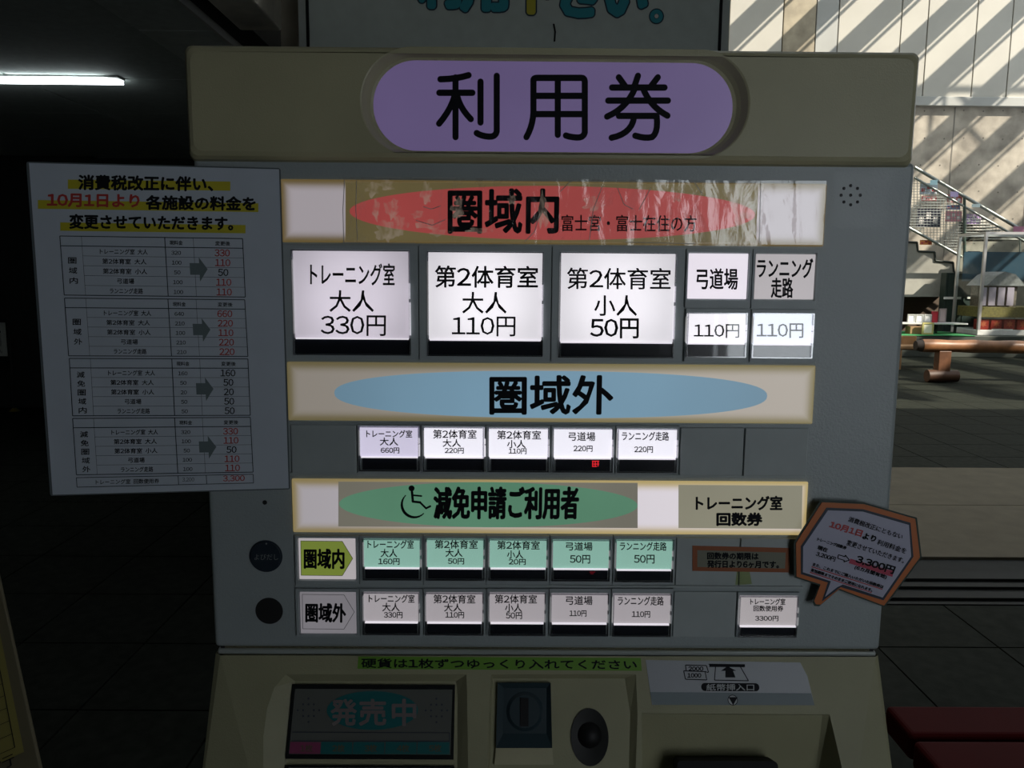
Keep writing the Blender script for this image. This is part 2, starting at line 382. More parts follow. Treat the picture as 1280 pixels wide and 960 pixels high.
# low hall ceiling with panels, trim and downstand beam
ZC = 2.7
XB = at(345, 25, 3.2).x
def cx(px, py): return onz(px, py, ZC).x
ceil = struct('ceiling', MB().box(-9, -2.8, ZC+.02, XB-.28, YH+.2, ZC+.2), M_ceil)
xa, xb, xc = cx(170, 33), cx(266, 25), cx(305, 2)
ys = onz(220, 33, ZC).y
yy = [-1.2, -.1, ys-2.2, ys-1.1, ys, ys+1.1, ys+2.2, ys+3.3, YH]
yy = sorted(set(yy))
for k in range(len(yy)-1):
    if yy[k+1]-yy[k] < .2: continue
    MB().box(xa+.012, yy[k]+.006, ZC-.02, xb-.03, yy[k+1]-.006, ZC+.02, .003).build('ceiling_panel', M_ceil2, ceil)
    MB().box(xa-1.25, yy[k]+.006, ZC-.0, xa-.012, yy[k+1]-.006, ZC+.02, .003).build('ceiling_panel', M_ceil, ceil)
    MB().box(xa-2.52, yy[k]+.006, ZC-.0, xa-1.27, yy[k+1]-.006, ZC+.02, .003).build('ceiling_panel', M_ceil, ceil)
struct('trim_2', MB().box(xb-.03, -1.5, ZC-.03, xb-.012, YH, ZC+.02), mat('pale_trim', (.8, .82, .8, 1), .5))
bz = 2.62
zb2 = at(345, 25, 3.2).z
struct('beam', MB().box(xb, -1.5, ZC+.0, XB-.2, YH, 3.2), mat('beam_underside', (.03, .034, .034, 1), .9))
struct('beam_facia', MB().box(XB-.2, -2.2, zb2-.02, XB, 3.3, 9.1, .01), mat('facia_concrete', (.74, .70, .6, 1), .8, var=.35, scale=4, bump=.5, bscale=30, detail=9))
# atrium roof: solid near the machine, open glazed grid of beams beyond
roof = struct('roof', MB().box(XB-.3, -2.8, 9.1, 30, 1.9, 9.4), M_conc)
rb = MB().box(-1.3, YW-.1, 9.1, 30, YW+.4, 9.5).box(-1.3, 1.2, 9.1, -1.0, YW, 9.5)
struct('roof_edge', rb, M_conc)
for k in range(22):
    x = -.6+k*1.42
    MB().box(x, 2.4, 9.5, x+.2, YW, 9.95).build('roof_beam', M_steel, roof)
    MB().box(x+.62, 2.4, 9.8, x+.67, YW, 9.85).build('roof_bar', M_steel, roof)
for k in range(6):
    y = 3+k*2.9
    t = MB()
    for q in range(9):
        x = -.6+q*2.84
        t.tube((x, y, 9.6), (x+1.42, y, 10.9), .045, 6); t.tube((x+1.42, y, 10.9), (x+2.84, y, 9.6), .045, 6); t.tube((x+1.42, y, 10.9), (x+1.42, y, 9.6), .03, 6)
    t.tube((-.6, y, 10.9), (24, y, 10.9), .05, 6)
    t.build('roof_truss', M_steel, roof)

struct('ceiling_added_shade', MB().box(2.8, -2.2, 3.12, 13.1, 3.6, 3.3).box(XB, -2.2, 3.12, 2.2, .9, 3.3), mat('shade_canopy', (.2, .21, .2, 1), .8))  # unseen canopy, added and cut to keep skylight off the near floor
# pillar with the hanging notice board behind the machine
YP = 3.0
pl = vplane(YP); R = pl.rect(374, -60, 1000, 700); R = (pl.px(376, 20)[0], 0, pl.px(909, 20)[0], 4.2)
struct('pillar', MB().box(R[0]+.02, YP+.04, 0, R[2]-.02, YP+.5, 9.1, .01), M_white)
PS = Plane((0, YP, 0), (1, 0, 0), (0, 0, 1))
bx = (PS.px(388, 20)[0], PS.px(640, 48)[1], PS.px(897, 20)[0], 3.35)
sign = empty('notice_board', (0, YP, 0), 'large white hanging notice board with thick teal lettering above the ticket machine', 'sign')
sg = MB().pbox(PS, (bx[0], bx[1]-.06, bx[2], bx[3]), .0, .03, .003).build('board', mat('board_white', (.55, .62, .60, 1), .45, var=.04), sign)
fr = MB().frame(PS, (bx[0]-.012, bx[1]-.072, bx[2]+.012, bx[3]+.012), (bx[0], bx[1]-.06, bx[2], bx[3]), -.0, .034); fr.build('board_edge', M_ink, sign)
rr = MB().frame(PS, (bx[0]-.045, bx[1]-.1, bx[2]+.045, bx[3]+.045), (bx[0]-.012, bx[1]-.072, bx[2]+.012, bx[3]+.012), -.0, .03); rr.build('board_frame', mat('frame_grey', (.5, .55, .54, 1), .5), sign)
PSs = PS.shift(.03)
chars = [('利', 525, 573), ('用', 578, 632), ('下', 640, 690), ('さ', 702, 746), ('い', 757, 806)]
M_teal = mat('teal_print', (.02, .30, .38, 1), .5); M_tout = mat('teal_outline', (.01, .04, .07, 1), .5); M_ye = mat('yellow_print', (.55, .5, .04, 1), .5)
o1 = MB(); o2 = MB(); o3 = MB()
for ch, a, b in chars:
    y1 = {'利': 8, '用': 12, '下': 15, 'さ': 19, 'い': 18}[ch]
    text(o1, PSs, ch, a, y1-50, b, y1, .001, bold=5.2)
    text(o3 if ch == '下' else o2, PSs, ch, a, y1-50, b, y1, .002, bold=3.4)
o1.quad(PSs, circ(PSs.px(820.5, 20.5), .033), .001); o2.quad(PSs, circ(PSs.px(820.5, 20.5), .028), .002)
o1.quad(PSs, circ(PSs.px(820.5, 20.5), .011), .003)
o1.build('lettering_outline', M_tout, sign); o2.build('lettering', M_teal, sign); tag(o3.build('lettering', M_ye, sign), 'yellow character in the teal lettering')
MB().quad(PSs, circ(PSs.px(820.5, 20.5), .009), .004).build('lettering', M_white, sign)
cr = MB().prism(PSs, [PSs.px(*p) for p in ((691, 30), (693, 30), (695, 40), (694, 52), (692, 52), (693, 40))], 0, .004).build('peeled_sliver', M_ink, sign)
# fluorescent lamp in the hall ceiling
q0 = onz(152, 103, ZC-.03); Yl = q0.y
lamp = empty('ceiling_lamp', (q0.x-.8, Yl, ZC), 'long glowing fluorescent tube lamp under the dark hall ceiling at left', 'lamp')
x1 = q0.x; x0 = x1-1.5
MB().box(x0, Yl-.05, ZC-.012, x1, Yl+.05, ZC+.004, .002).build('housing', M_white, lamp)
MB().prism(Plane((0, Yl-.05, ZC-.024), (1, 0, 0), (0, 1, 0)), [(x0+.02, 0), (x1-.09, 0), (x1-.01, .1), (x0+.02, .1)], -.010, .012).build('diffuser', mat('lamp_glow', (1, 1, 1, 1), .5, emis=9.0, ecol=(.9, .97, 1)), lamp)

# ================================================================ TICKET MACHINE
mach = empty('ticket_machine', (.04, .15, 0), 'beige and grey ticket vending machine with rows of backlit buttons and a lilac header', 'ticket machine')
X0, X1 = -.2679, .3479
zb = 1.5+PF.px(680, 811)[1]
# cabinet behind the panel
MB().box(X0+.004, .004, .0, X1-.004, .38, 1.64, .004).build('cabinet', M_beige, mach)
# grey front panel with a bevelled edge
pn = MB().pbox(PF, (X0, zb-1.5, X1, PF.px(680, 199)[1]), -.03, 0, .004, 3)
panel = pn.build('front_panel', M_grey, mach)
# header
PH = PF.shift(.010)
ra = PH.rect(225.5, 53, 1154.5, 57); rbm = PH.rect(233, 203, 1146, 204)
HX0, HX1, HZ0, HZ1 = (ra[0]+rbm[0])/2, (ra[2]+rbm[2])/2, PH.px(690, 203.5)[1], PH.px(690, 57.5)[1]
so_ = PH.rect(450, 60, 938, 197); si = PH.rect(464.5, 73.5, 919.5, 188)
hb = MB()
def RR(x0, y0, x1, y1, r, n, seg=8): return [PH.w(a, b, n) for a, b in rrect(x0, y0, x1, y1, r, seg)]
N_ = 8
prof = [(0, -.38, .003), (0, -.010, .003), (.0012, -.005, .004), (.0035, -.0018, .005), (.007, 0, .006)]
lps = [RR(HX0+i, HZ0+i, HX1-i, HZ1-i, r+.002, n) for i, n, r in prof]
for a, b in zip(lps, lps[1:]): hb.strip(a, b, True)
def stad(k, n):   # k=0 outer soft edge, 1 = lilac edge
    q = [so_[i]*(1-k)+si[i]*k for i in range(4)]
    return RR(q[0], q[1], q[2], q[3], (q[3]-q[1])/2-.0005, n, 20)
# groove profile: rolls in from the face to the sign
gp = [(0, 0), (.12, -.0006), (.28, -.0028), (.5, -.006), (.75, -.0085), (1.0, -.0092)]
gl = [stad(k, n) for k, n in gp]
for a, b in zip(gl, gl[1:]): hb.strip(b, a, True)
hb.fill([lps[-1], gl[0]])
header = hb.build('header_box', M_beige, mach)
M_lilac = backlit('lilac_acrylic', 92, 80, 116, 0.95, .04)
ls = MB(); ls.add(stad(1.0, -.0090), [tuple(range(84))])
hs = ls.build('header_sign', M_lilac, mach); tag(hs, 'lilac backlit sign with large rounded black characters')
PL = PH.shift(-.009)
hx = lambda x, y: (500+x/3.5556, y/3.5556)
W1 = .0052
ch = MB()
def st(*pts): stroke(ch, PL, [hx(*p) for p in pts], W1, .0006)
# 利
st((180, 353), *bez((180, 353), (250, 352), (305, 335), 4)); st((247, 345), (247, 610)); st((175, 413), (322, 413))
st((242, 430), *bez((242, 430), (225, 490), (174, 550), 5)); st((255, 430), *bez((255, 430), (270, 485), (315, 530), 5))
st((358, 364), (358, 545)); st((430, 338), (430, 585), *bez((430, 585), (425, 610), (395, 608), 4), *bez((395, 608), (360, 605), (341, 592), 4))
# 用
st((593, 355), (593, 500), *bez((593, 500), (590, 560), (562, 610), 5)); st((593, 355), *bez((593, 355), (595, 347), (610, 347), 3), (805, 347), *bez((805, 347), (820, 347), (821, 362), 3), (821, 590), *bez((821, 590), (815, 614), (785, 612), 4), *bez((785, 612), (755, 610), (737, 603), 3))
st((701, 350), (701, 600)); st((600, 427), (815, 427)); st((598, 508), (815, 508))
# 券
st((972, 345), (1003, 388)); st((1057, 338), (1040, 388)); st((1145, 345), (1112, 388)); st((942, 390), (1175, 390)); st((925, 448), (1190, 448))
st((1045, 390), *bez((1045, 390), (1010, 480), (920, 519), 7)); st((1078, 390), *bez((1078, 390), (1110, 475), (1188, 515), 7))
st((972, 516), (1140, 516), *bez((1140, 516), (1148, 590), (1120, 610), 5), *bez((1120, 610), (1090, 618), (1045, 604), 4))
st((1040, 520), *bez((1040, 520), (1030, 595), (940, 613), 7))
ch.build('lettering', M_ink, hs)

# ------------------------------------------------ light banners
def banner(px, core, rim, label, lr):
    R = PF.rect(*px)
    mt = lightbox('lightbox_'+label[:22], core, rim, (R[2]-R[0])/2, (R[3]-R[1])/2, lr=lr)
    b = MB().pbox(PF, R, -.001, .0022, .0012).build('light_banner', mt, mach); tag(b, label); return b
PB = PF.shift(.0022)
def ovals(parent, R, col, name, p=2.0, n=.0004):
    return MB().quad(PB, ellipse(PB.rect(*R), 72, p), n).build(name, col, parent)
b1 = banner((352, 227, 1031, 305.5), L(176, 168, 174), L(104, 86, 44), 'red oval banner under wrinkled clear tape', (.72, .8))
MB().quad(PB, [PB.px(432, 228), PB.px(948, 231), PB.px(945, 303.5), PB.px(432, 301)], .0002).build('label_sheet', backlit('olive_sheet', 98, 88, 58, 1, .12), b1)
ovals(b1, (437, 232.5, 944, 300), backlit('red_oval', 152, 66, 64, 1, .08), 'oval_print', 2.0, .0004)
t = MB(); text(t, PB, '圏域内', 561, 237, 697, 291, .0007, bold=1.4); text(t, PB, '富士宮・富士在住の方', 702, 268.5, 870, 289, .0007, bold=.25, slope=.004)
t.build('lettering', M_ink, b1)
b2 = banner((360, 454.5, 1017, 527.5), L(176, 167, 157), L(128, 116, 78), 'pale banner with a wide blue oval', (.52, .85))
ovals(b2, (418, 463.5, 959, 522.5), backlit('blue_oval', 112, 144, 164, 1, .03, (.22, .74)), 'oval_print', 2.35)
t = MB(); text(t, PB, '圏域外', 613, 470, 765, 517, .0007, bold=1.35); t.build('lettering', M_ink, b2)
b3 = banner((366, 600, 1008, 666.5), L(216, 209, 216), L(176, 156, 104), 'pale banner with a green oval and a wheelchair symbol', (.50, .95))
MB().quad(PB, [PB.px(423, 602), PB.px(797, 603.5), PB.px(797, 660), PB.px(423, 658)], .0002).build('label_sheet', backlit('grey_sheet', 116, 113, 102, 1, .06, (.15, .8)), b3)
MB().quad(PB, [PB.px(848, 606), PB.px(1003, 607), PB.px(1002, 661), PB.px(848, 660)], .0002).build('label_sheet', backlit('cream_sheet', 130, 127, 110, 1, .06), b3)
ovals(b3, (424, 602.5, 797, 659), backlit('green_oval', 82, 124, 100, 1, .07), 'oval_print')
t = MB(); text(t, PB, '減免申請ご利用者', 543, 609, 722, 648, .0007, bold=1.3); text(t, PB, 'トレーニング室', 870, 620, 977, 637, .0007, bold=.7); text(t, PB, '回数券', 896, 641, 952, 656.5, .0007, bold=.9)
t.build('lettering', M_ink, b3)
wc = MB(); W = lambda x, y: (360+x/3.765, 590+y/3.765)
wc.quad(PB, circ(PB.px(*W(582, 76)), .0027), .0007)
stroke(wc, PB, [W(584, 92), W(588, 138), W(622, 142)], .0022, .0007); stroke(wc, PB, [W(585, 108), W(628, 112)], .0016, .0007)
stroke(wc, PB, [W(622, 142), W(650, 170), W(670, 160)], .0018, .0007)
arc = [W(596+60*math.cos(math.radians(a)), 152+60*math.sin(math.radians(a))) for a in range(45, 236, 12)]
for i in range(len(arc)-1): stroke(wc, PB, arc[i:i+2], .0006+.0020*math.sin(math.pi*(i+1)/len(arc)), .0007)
wc.build('wheelchair_symbol', M_ink, b3)

# wrinkled tape over the red banner
def wavy(P, px, nx, ny, n, amp, f1, seed=0):
    R = P.rect(*px); mb = MB(); vs = []
    from mathutils import noise
    for j in range(ny+1):
        for i in range(nx+1):
            a = R[0]+(R[2]-R[0])*i/nx; b = R[1]+(R[3]-R[1])*j/ny
            h = noise.noise(Vector((a*f1, b*f1*.6, seed)))+.5*noise.noise(Vector((a*f1*2.7, b*f1*2.1, seed+4)))
            ridge = (1-abs(noise.noise(Vector((a*f1*1.3+3, b*f1*.25, seed+9))))*5); ridge = max(0, ridge)
            vs.append(P.w(a, b, n+amp*(h+1.2*ridge)))
    fs = [(j*(nx+1)+i, j*(nx+1)+i+1, (j+1)*(nx+1)+i+1, (j+1)*(nx+1)+i) for j in range(ny) for i in range(nx)]
    return mb.add(vs, fs, True)
M_tape = film('wrinkled_tape', gloss=.10, rough=.10, bump=.35, bscale=45, haze=.15, hscale=30, hlo=.56, hhi=.62, stretch=(1.5, 1, .6))
wavy(PB, (430, 224, 953, 306), 170, 26, .0016, .0004, 38).build('clear_tape', M_tape, b1)
M_tape2 = film('clear_tape_film', gloss=.005, rough=.15, bump=.3, bscale=30, haze=.04, hscale=40, hlo=.58, hhi=.8)
pk_ = film('pocket_glow_film', gloss=.04, rough=.2, haze=.5, hscale=60, hlo=.40, hhi=.62, stretch=(1.2, 1, .8)); PTp = PF.shift(.0031)
_n = pk_.node_tree; _e = _n.nodes.new('ShaderNodeEmission'); _e.inputs[0].default_value = L(160, 146, 132); _e.inputs[1].default_value = .8   # glow painted over the pockets for light reflected by the tape
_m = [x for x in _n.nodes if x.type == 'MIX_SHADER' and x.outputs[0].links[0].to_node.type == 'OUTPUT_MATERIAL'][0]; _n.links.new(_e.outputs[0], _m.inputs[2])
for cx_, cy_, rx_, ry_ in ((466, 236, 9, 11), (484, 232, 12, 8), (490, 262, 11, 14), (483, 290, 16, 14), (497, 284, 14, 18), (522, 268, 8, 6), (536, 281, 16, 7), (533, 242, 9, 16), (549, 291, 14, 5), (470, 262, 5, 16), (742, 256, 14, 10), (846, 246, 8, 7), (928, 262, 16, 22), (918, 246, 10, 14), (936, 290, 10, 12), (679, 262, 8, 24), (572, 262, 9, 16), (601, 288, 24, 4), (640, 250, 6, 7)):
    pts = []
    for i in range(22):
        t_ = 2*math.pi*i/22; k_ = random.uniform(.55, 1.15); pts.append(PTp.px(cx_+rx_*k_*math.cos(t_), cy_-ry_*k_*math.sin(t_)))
    MB().quad(PTp, pts).build('air_pocket_glow', pk_, b1)
M_crease_hl = mat('crease_highlight', (.5, .5, .48, 1), .15)  # pale strips painted in as highlight streaks along tape edges and creases
for pts in (((447, 226), (446, 262), (448, 300)), ((949, 228), (947, 304)), ((470, 222.5), (502, 222.8)), ((516, 223), (570, 223.4)), ((432, 226), (430, 262), (431, 303)), ((618, 226), (604, 226.5)), ((700, 240), (712, 228), (722, 226)), ((736, 300), (741, 262), (752, 234)), ((812, 236), (798, 262)), ((866, 228), (876, 243)), ((656, 302), (668, 290), (674, 268)), ((771, 236), (779, 256), (790, 262)), ((430, 303.5), (520, 304.5)), ((560, 305), (640, 305.8)), ((530, 259), (540, 262), (551, 258)), ((521, 276), (541, 282), (557, 275)), ((780, 303), (868, 305))):
    mc = MB(); stroke(mc, PF, pts, .0006, .0046); mc.build('crease_highlight', M_crease_hl, b1)
wavy(PF, (1040, 215, 1109, 285), 20, 20, .0010, .0002, 60, 5).build('clear_tape', M_tape2, mach)
wavy(PB, (953, 226, 1030, 306), 24, 20, .0014, .0003, 50, 8).build('clear_tape', film('smooth_tape', gloss=.085, rough=.06, bump=.25, bscale=30), b1)

# ------------------------------------------------ buttons
M_cap = film('clear_button_cap', gloss=.055, rough=.03)
M_rim = film('clear_rim', tint=(.75, .75, .78, 1), gloss=.3, rough=.15)
M_lit = backlit('lit_white_label', 248, 244, 250, 1.05, .03, (.062, .66)); M_litw = backlit('lit_white_small_label', 240, 238, 248, 1.05, .03)
M_edge = backlit('lit_cap_edge', 225, 220, 228, 1, .1); M_edged = backlit('lit_cap_edge_dim', 150, 150, 150, 1, .15)  # cap edges glow by themselves for light caught in the clear plastic
M_litd = backlit('lit_white_label_dim', 168, 162, 164, 1.0, .05)
M_lit4 = backlit('lit_white_label_faint', 162, 156, 160, 1.0, .03)
M_litg = backlit('lit_mint_label', 134, 176, 162, 1.0, .03)
M_shine = mat('dark_window_smear', (.02, .03, .045, 1), .1)
def R4(px): return PF.rect(*px)
def button(cell, lab, bar, lines_, m, label, thin=0.0, kind='ticket_button', bold=.2):
    C = R4(cell); A = R4(lab); g = .00045
    C = (C[0]+g, C[1]+g, C[2]-g, C[3]-g)
    lo = R4(bar)[1] if bar else A[1]
    h = (A[0]-.0012, lo-.0012, A[2]+.0012, A[3]+.0012)
    h = (max(h[0], C[0]+.0008), max(h[1], C[1]+.0008), min(h[2], C[2]-.0008), min(h[3], C[3]-.0008))
    b = MB().frame(PF, C, h, .0002, .0030).build(kind, M_module, mach); tag(b, label)
    MB().pbox(PF, A, .0004, .0022, .0003).build('label_sheet', m, b)
    n = .0026
    t = MB()
    PT = PF.shift(n)
    for L_ in lines_:
        text(t, PT, L_[0], *L_[1:5], 0, bold=L_[5] if len(L_) > 5 else bold, slope=.006)
    if lines_: t.build('lettering', M_ink, b)
    if bar:
        B = R4(bar); MB().pbox(PF, (B[0], B[1], B[2], B[3]), .0004, .0026, .0003).build('sold_out_window', M_black, b)
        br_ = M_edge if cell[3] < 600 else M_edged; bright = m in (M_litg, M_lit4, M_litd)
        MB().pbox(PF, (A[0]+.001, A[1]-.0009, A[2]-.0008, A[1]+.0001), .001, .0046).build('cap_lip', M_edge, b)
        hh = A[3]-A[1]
        MB().pbox(PF, (A[2]-.0002, A[1]+.04*hh, A[2]+.0010, A[1]+(.42 if not bright else .3)*hh), .0022, .0049).build('cap_edge_glow', br_, b)
        MB().pbox(PF, (A[2]-.0002, A[1]+.46*hh, A[2]+.0008, A[1]+.64*hh), .0022, .0049).build('cap_edge_glow', br_, b)
        MB().pbox(PF, (A[0]-.0008, A[1]+.05*hh, A[0]+.0001, A[1]+.9*hh), .0022, .0047).build('cap_edge_glow', M_edged, b)
        MB().pbox(PF, (h[0]+.0003, h[1]+.0003, h[2]-.0003, h[3]-.0003), .0032, .0048, .0005).build('clear_cap', M_cap, b)
        MB().frame(PF, (h[0]+.0003, h[1]+.0003, h[2]-.0003, h[3]-.0003), (h[0]+.0014, h[1]+.0012, h[2]-.0014, h[3]-.0012), .0032, .0052).build('cap_rim', M_rim, b)
    return b
T1, T2, TA, TC, TR_, TK = 'トレーニング室', '第2体育室', '大人', '小人', 'ランニング走路', '弓道場'
button((356, 306.5, 524, 449), (368.3, 314, 512, 422.5), (369, 423, 514, 442), [(T1, 388, 329, 493, 356, .4), (TA, 412, 363, 467, 389.5, .3), ('330円', 401, 394, 482, 419.5)], backlit('lit_white_label_grey', 218, 210, 222, 1.0, .05, (.066, .6)), 'large lit button priced 330, slightly greyer than its neighbours')
button((524, 307.5, 689, 450.5), (536, 316, 677.5, 424.5), (536, 425, 679, 443.5), [(T2, 544, 332, 672, 359, .45), (TA, 578, 365, 633, 391.5, .3), ('110円', 565, 395.5, 644, 420)], M_lit, 'large lit button priced 110 for adults')
button((689, 308.5, 854, 452), (700, 317, 842, 427.5), (701, 428, 842.5, 445.5), [(T2, 709, 334.5, 838, 361, .3), (TC, 743, 369, 796, 394.5, .3), ('50円', 738, 398, 798, 422.5, .45)], M_lit, 'large lit button priced 50 for children')
button((856, 311, 938.5, 385), (859.7, 317, 933.3, 373.5), None, [(TK, 871, 335.5, 922, 361.5, .5)], backlit('lit_plate', 226, 218, 228, 1, .04), 'lit name plate without a price', kind='name_plate')
button((938.5, 311.5, 1021, 386), (943.3, 317.8, 1017, 374), None, [('ランニング', 946.5, 323, 1016, 347, .5), ('走路', 964, 347.5, 991, 372, .5)], M_litd, 'dimmer lit name plate with two lines of characters', kind='name_plate')
button((855, 385.5, 936, 452), (857, 392, 930.8, 429), (857.5, 430, 930, 445), [('110円', 867.5, 405, 924, 422)], M_lit, 'price button showing 110 under the archery plate')
button((936.5, 386.5, 1018, 453), (940, 392.5, 1013.5, 430), (940.5, 431, 1012.5, 446), [('110円', 946, 404, 1004, 422)], backlit('lit_bluish_label', 216, 222, 236, 1.05, .05), 'bluish price button showing 110 at the right end')
# row 2
cx2 = [447, 527, 607.3, 688, 768.5, 848]
lab2 = [(450.6, 533, 523.7, 570), (530.5, 534, 606, 570.5), (611, 535, 685, 571), (691.7, 535.5, 764.5, 571.5), (771, 536, 845, 572)]
tx2 = [[(T1, 458, 537.5, 515, 546.5), (TA, 475, 547, 497.5, 556.8), ('660円', 476, 559.5, 499, 566.5)],
       [(T2, 541.5, 537, 595.5, 548), (TA, 553.5, 549, 576, 558.5), ('220円', 556, 559.8, 579.5, 566.8)],
       [(T2, 621.5, 538, 676, 549), (TC, 634, 550, 657, 560), ('110円', 636, 560.5, 658, 567.5)],
       [(TK, 711, 540, 744, 551), ('220円', 717, 557, 740.5, 564.5)],
       [(TR_, 777.5, 539.5, 836, 550.5), ('220円', 793, 558, 816, 565.8)]]
n2 = ['small white lit button priced 660', 'small white lit button priced 220 for adults', 'small white lit button priced 110 for children', 'small white lit button priced 220 with a red indicator', 'small white lit button priced 220 at the right end of its row']
M_lit2 = backlit('lit_lavender_label', 206, 200, 222, 1.0, .03)
rowbtn = {}
for k in range(5):
    l = lab2[k]; y = .35*k
    rowbtn[2, k] = button((cx2[k], 529.8+y, cx2[k+1], 591+y), l, (l[0]+3, l[3]+.5, l[2]-2.5, l[3]+16.5), tx2[k], M_lit2 if k == 0 else M_litw, n2[k])
cx3 = [450, 529.5, 608, 687, 765.6, 843.8]
tx3 = [[(T1, 459.5, 675, 517, 685.3), (TA, 476, 686.2, 496.3, 696.3), ('160円', 473, 698, 499.3, 705.8)],
       [(T2, 543.6, 675, 597, 685.6), (TA, 557, 686, 578, 696), ('50円', 560, 697.9, 580, 705.3)],
       [(T2, 621.6, 676, 674.5, 686.6), (TC, 634, 688, 654, 698.2), ('20円', 636, 698.8, 657, 706)],
       [(TK, 707.5, 677.6, 740.5, 688), ('50円', 712.5, 693.8, 737.5, 704.2)],
       [(TR_, 775, 677.4, 833, 688), ('50円', 792.6, 693.5, 818, 704.2)]]
n3 = ['mint green lit button priced 160', 'mint green lit button priced 50 for adults', 'mint green lit button priced 20 for children', 'mint green lit button priced 50 in the fourth column', 'mint green lit button priced 50 at the right end of its row']
lab3 = [(455.5, 673, 525.6, 708), (534, 673, 604.5, 708.3), (612, 673.5, 683, 708.6), (690.6, 674, 760.8, 709.2), (769.4, 674, 839.5, 710.3)]
for k in range(5):
    l = lab3[k]
    rowbtn[3, k] = button((cx3[k], 668, cx3[k+1], 729.8), l, (l[0]+1.5, l[3]+.5, l[2]-2, l[3]+14), tx3[k], M_litg, n3[k])
cx4 = [450.5, 529.5, 608, 685.5, 763, 840.5]
tx4 = [[(T1, 461, 743, 518, 753), (TA, 478, 753.6, 499.4, 764), ('330円', 480, 765, 503, 772.5)],
       [(T2, 542, 743.2, 594, 754), (TA, 555.3, 754.5, 577, 764.3), ('110円', 556.8, 765, 580, 772.5)],
       [(T2, 618.6, 743.2, 671, 754), (TC, 631.4, 754.5, 652.4, 765), ('50円', 632.5, 765.4, 652.4, 773.6)],
       [(TK, 707.5, 745, 740.5, 756), ('110円', 712, 763, 733, 770.6)],
       [(TR_, 772.4, 745.5, 829.4, 756.4), ('110円', 790, 764, 812.5, 771.8)]]
n4 = ['pale grey lit button priced 330 in the lowest row', 'pale grey lit button priced 110 for adults in the lowest row', 'pale grey lit button priced 50 for children in the lowest row', 'pale grey lit button priced 110 in the fourth column', 'pale grey lit button priced 110 in the fifth column']
lab4 = [(455.5, 739.5, 523.8, 775.5), (533, 740, 603.3, 776), (612, 740, 680.5, 776.5), (688.7, 741, 759, 777), (765.6, 741.5, 837, 778)]
for k in range(5):
    l = lab4[k]
    rowbtn[4, k] = button((cx4[k], 734, cx4[k+1], 794+.3*k), l, (l[0]+1.5, l[3]+.5, l[2]-2, l[3]+14.5), tx4[k], M_lit4, n4[k])
button((919.5, 738.5, 997, 796), (923, 744, 995, 780.5), (925.5, 781, 993, 794), [(T1, 938, 748, 981.5, 755.8, .2), ('回数使用券', 942, 757, 979, 764, .2), ('3300円', 944, 769.8, 972.8, 776.2)], M_litd, 'pale lit button priced 3300 alone at the lower right')
# red digits showing in two windows
M_red = mat('red_segment', (.2, 0, 0, 1), .5, emis=1, ecol=(.75, .02, .03)); M_red2 = mat('red_segment_dim', (.1, 0, 0, 1), .5, emis=1, ecol=(.10, .0, .005))
PR = PF.shift(.0027)
rs = MB(); lines(rs, PR, [((741, 576), (741, 583)), ((744, 576), (744, 583)), ((747.5, 576), (747.5, 583)), ((740, 576.5), (749, 576.5)), ((740, 580), (749, 580)), ((740, 583), (746, 583))], .0008, .0002)
rs.build('red_digits', M_red, rowbtn[2, 3])
rs = MB(); lines(rs, PR, [((737, 715), (744, 715)), ((738, 717), (742, 717))], .0008, .0002); rs.build('red_digits', M_red2, rowbtn[3, 3])
# arrow plates
for (cell, lab, s, tb_, yy_) in (((369.5, 668, 450, 729), (374.3, 672.5, 444.8, 723), '圏域内', (380.6, 686, 430, 710), 0), ((370.5, 734, 450.5, 795), (376, 739.5, 445.5, 790.5), '圏域外', (382.5, 754, 432, 777), 66.8)):
    c = yy_ == 0
    b = button(cell, lab, None, [], M_litd if c else backlit('lit_grey_plate', 116, 113, 118, 1, .05), 'direction plate with a green arrow' if c else 'direction plate with an outlined white arrow', kind='direction_plate')
    PT = PF.shift(.0023); dx = 0 if c else 2
    arr = [(376+dx, 676+yy_), (428+dx, 676.5+yy_), (441+dx, 698+yy_), (428+dx, 719.5+yy_), (376.5+dx, 719+yy_)]
    if c: MB().quad(PT, [PT.px(*p) for p in reversed(arr)], .0002).build('arrow_print', backlit('lime_arrow', 106, 120, 50, 1, .04), b)
    ln = MB(); lines(ln, PT, [(arr[i], arr[(i+1) % 5]) for i in range(5)], .0004, .0003); ln.build('arrow_outline', M_ink, b)
    t = MB(); text(t, PT, s, *tb_, .0005, bold=.8, slope=.01); t.build('lettering', M_ink, b)
# blank covers
for c in ((364, 530, 447, 591), (848.8, 533.5, 929, 594.5), (929, 534, 1009, 595), (843.8, 671, 923.5, 731.5), (923.5, 671.5, 1002, 732), (840.5, 738, 919.5, 796)):
    R = R4(c); MB().pbox(PF, (R[0]+.0006, R[1]+.0005, R[2]-.0006, R[3]-.0005), 0, .0022, .0006).build('blank_cover', M_blank, mach)
# thin bright dividers in row two
for x in (447.5+79.5, 607.2):
    R = R4((x-.7, 531, x+.7, 588)); MB().pbox(PF, R, .0028, .0042).build('divider', mat('divider_metal', (.5, .52, .53, 1), .25, metal=.6), mach)
# thin rails between rows
for px in ((356, 449.8, 1019, 453), (370, 730.5, 1003, 733.2), (364, 526.5, 1012, 529), (360, 592, 1007, 596)):
    R = R4(px); MB().pbox(PF, R, 0, .0016, .0004).build('row_rail', M_blank, mach)
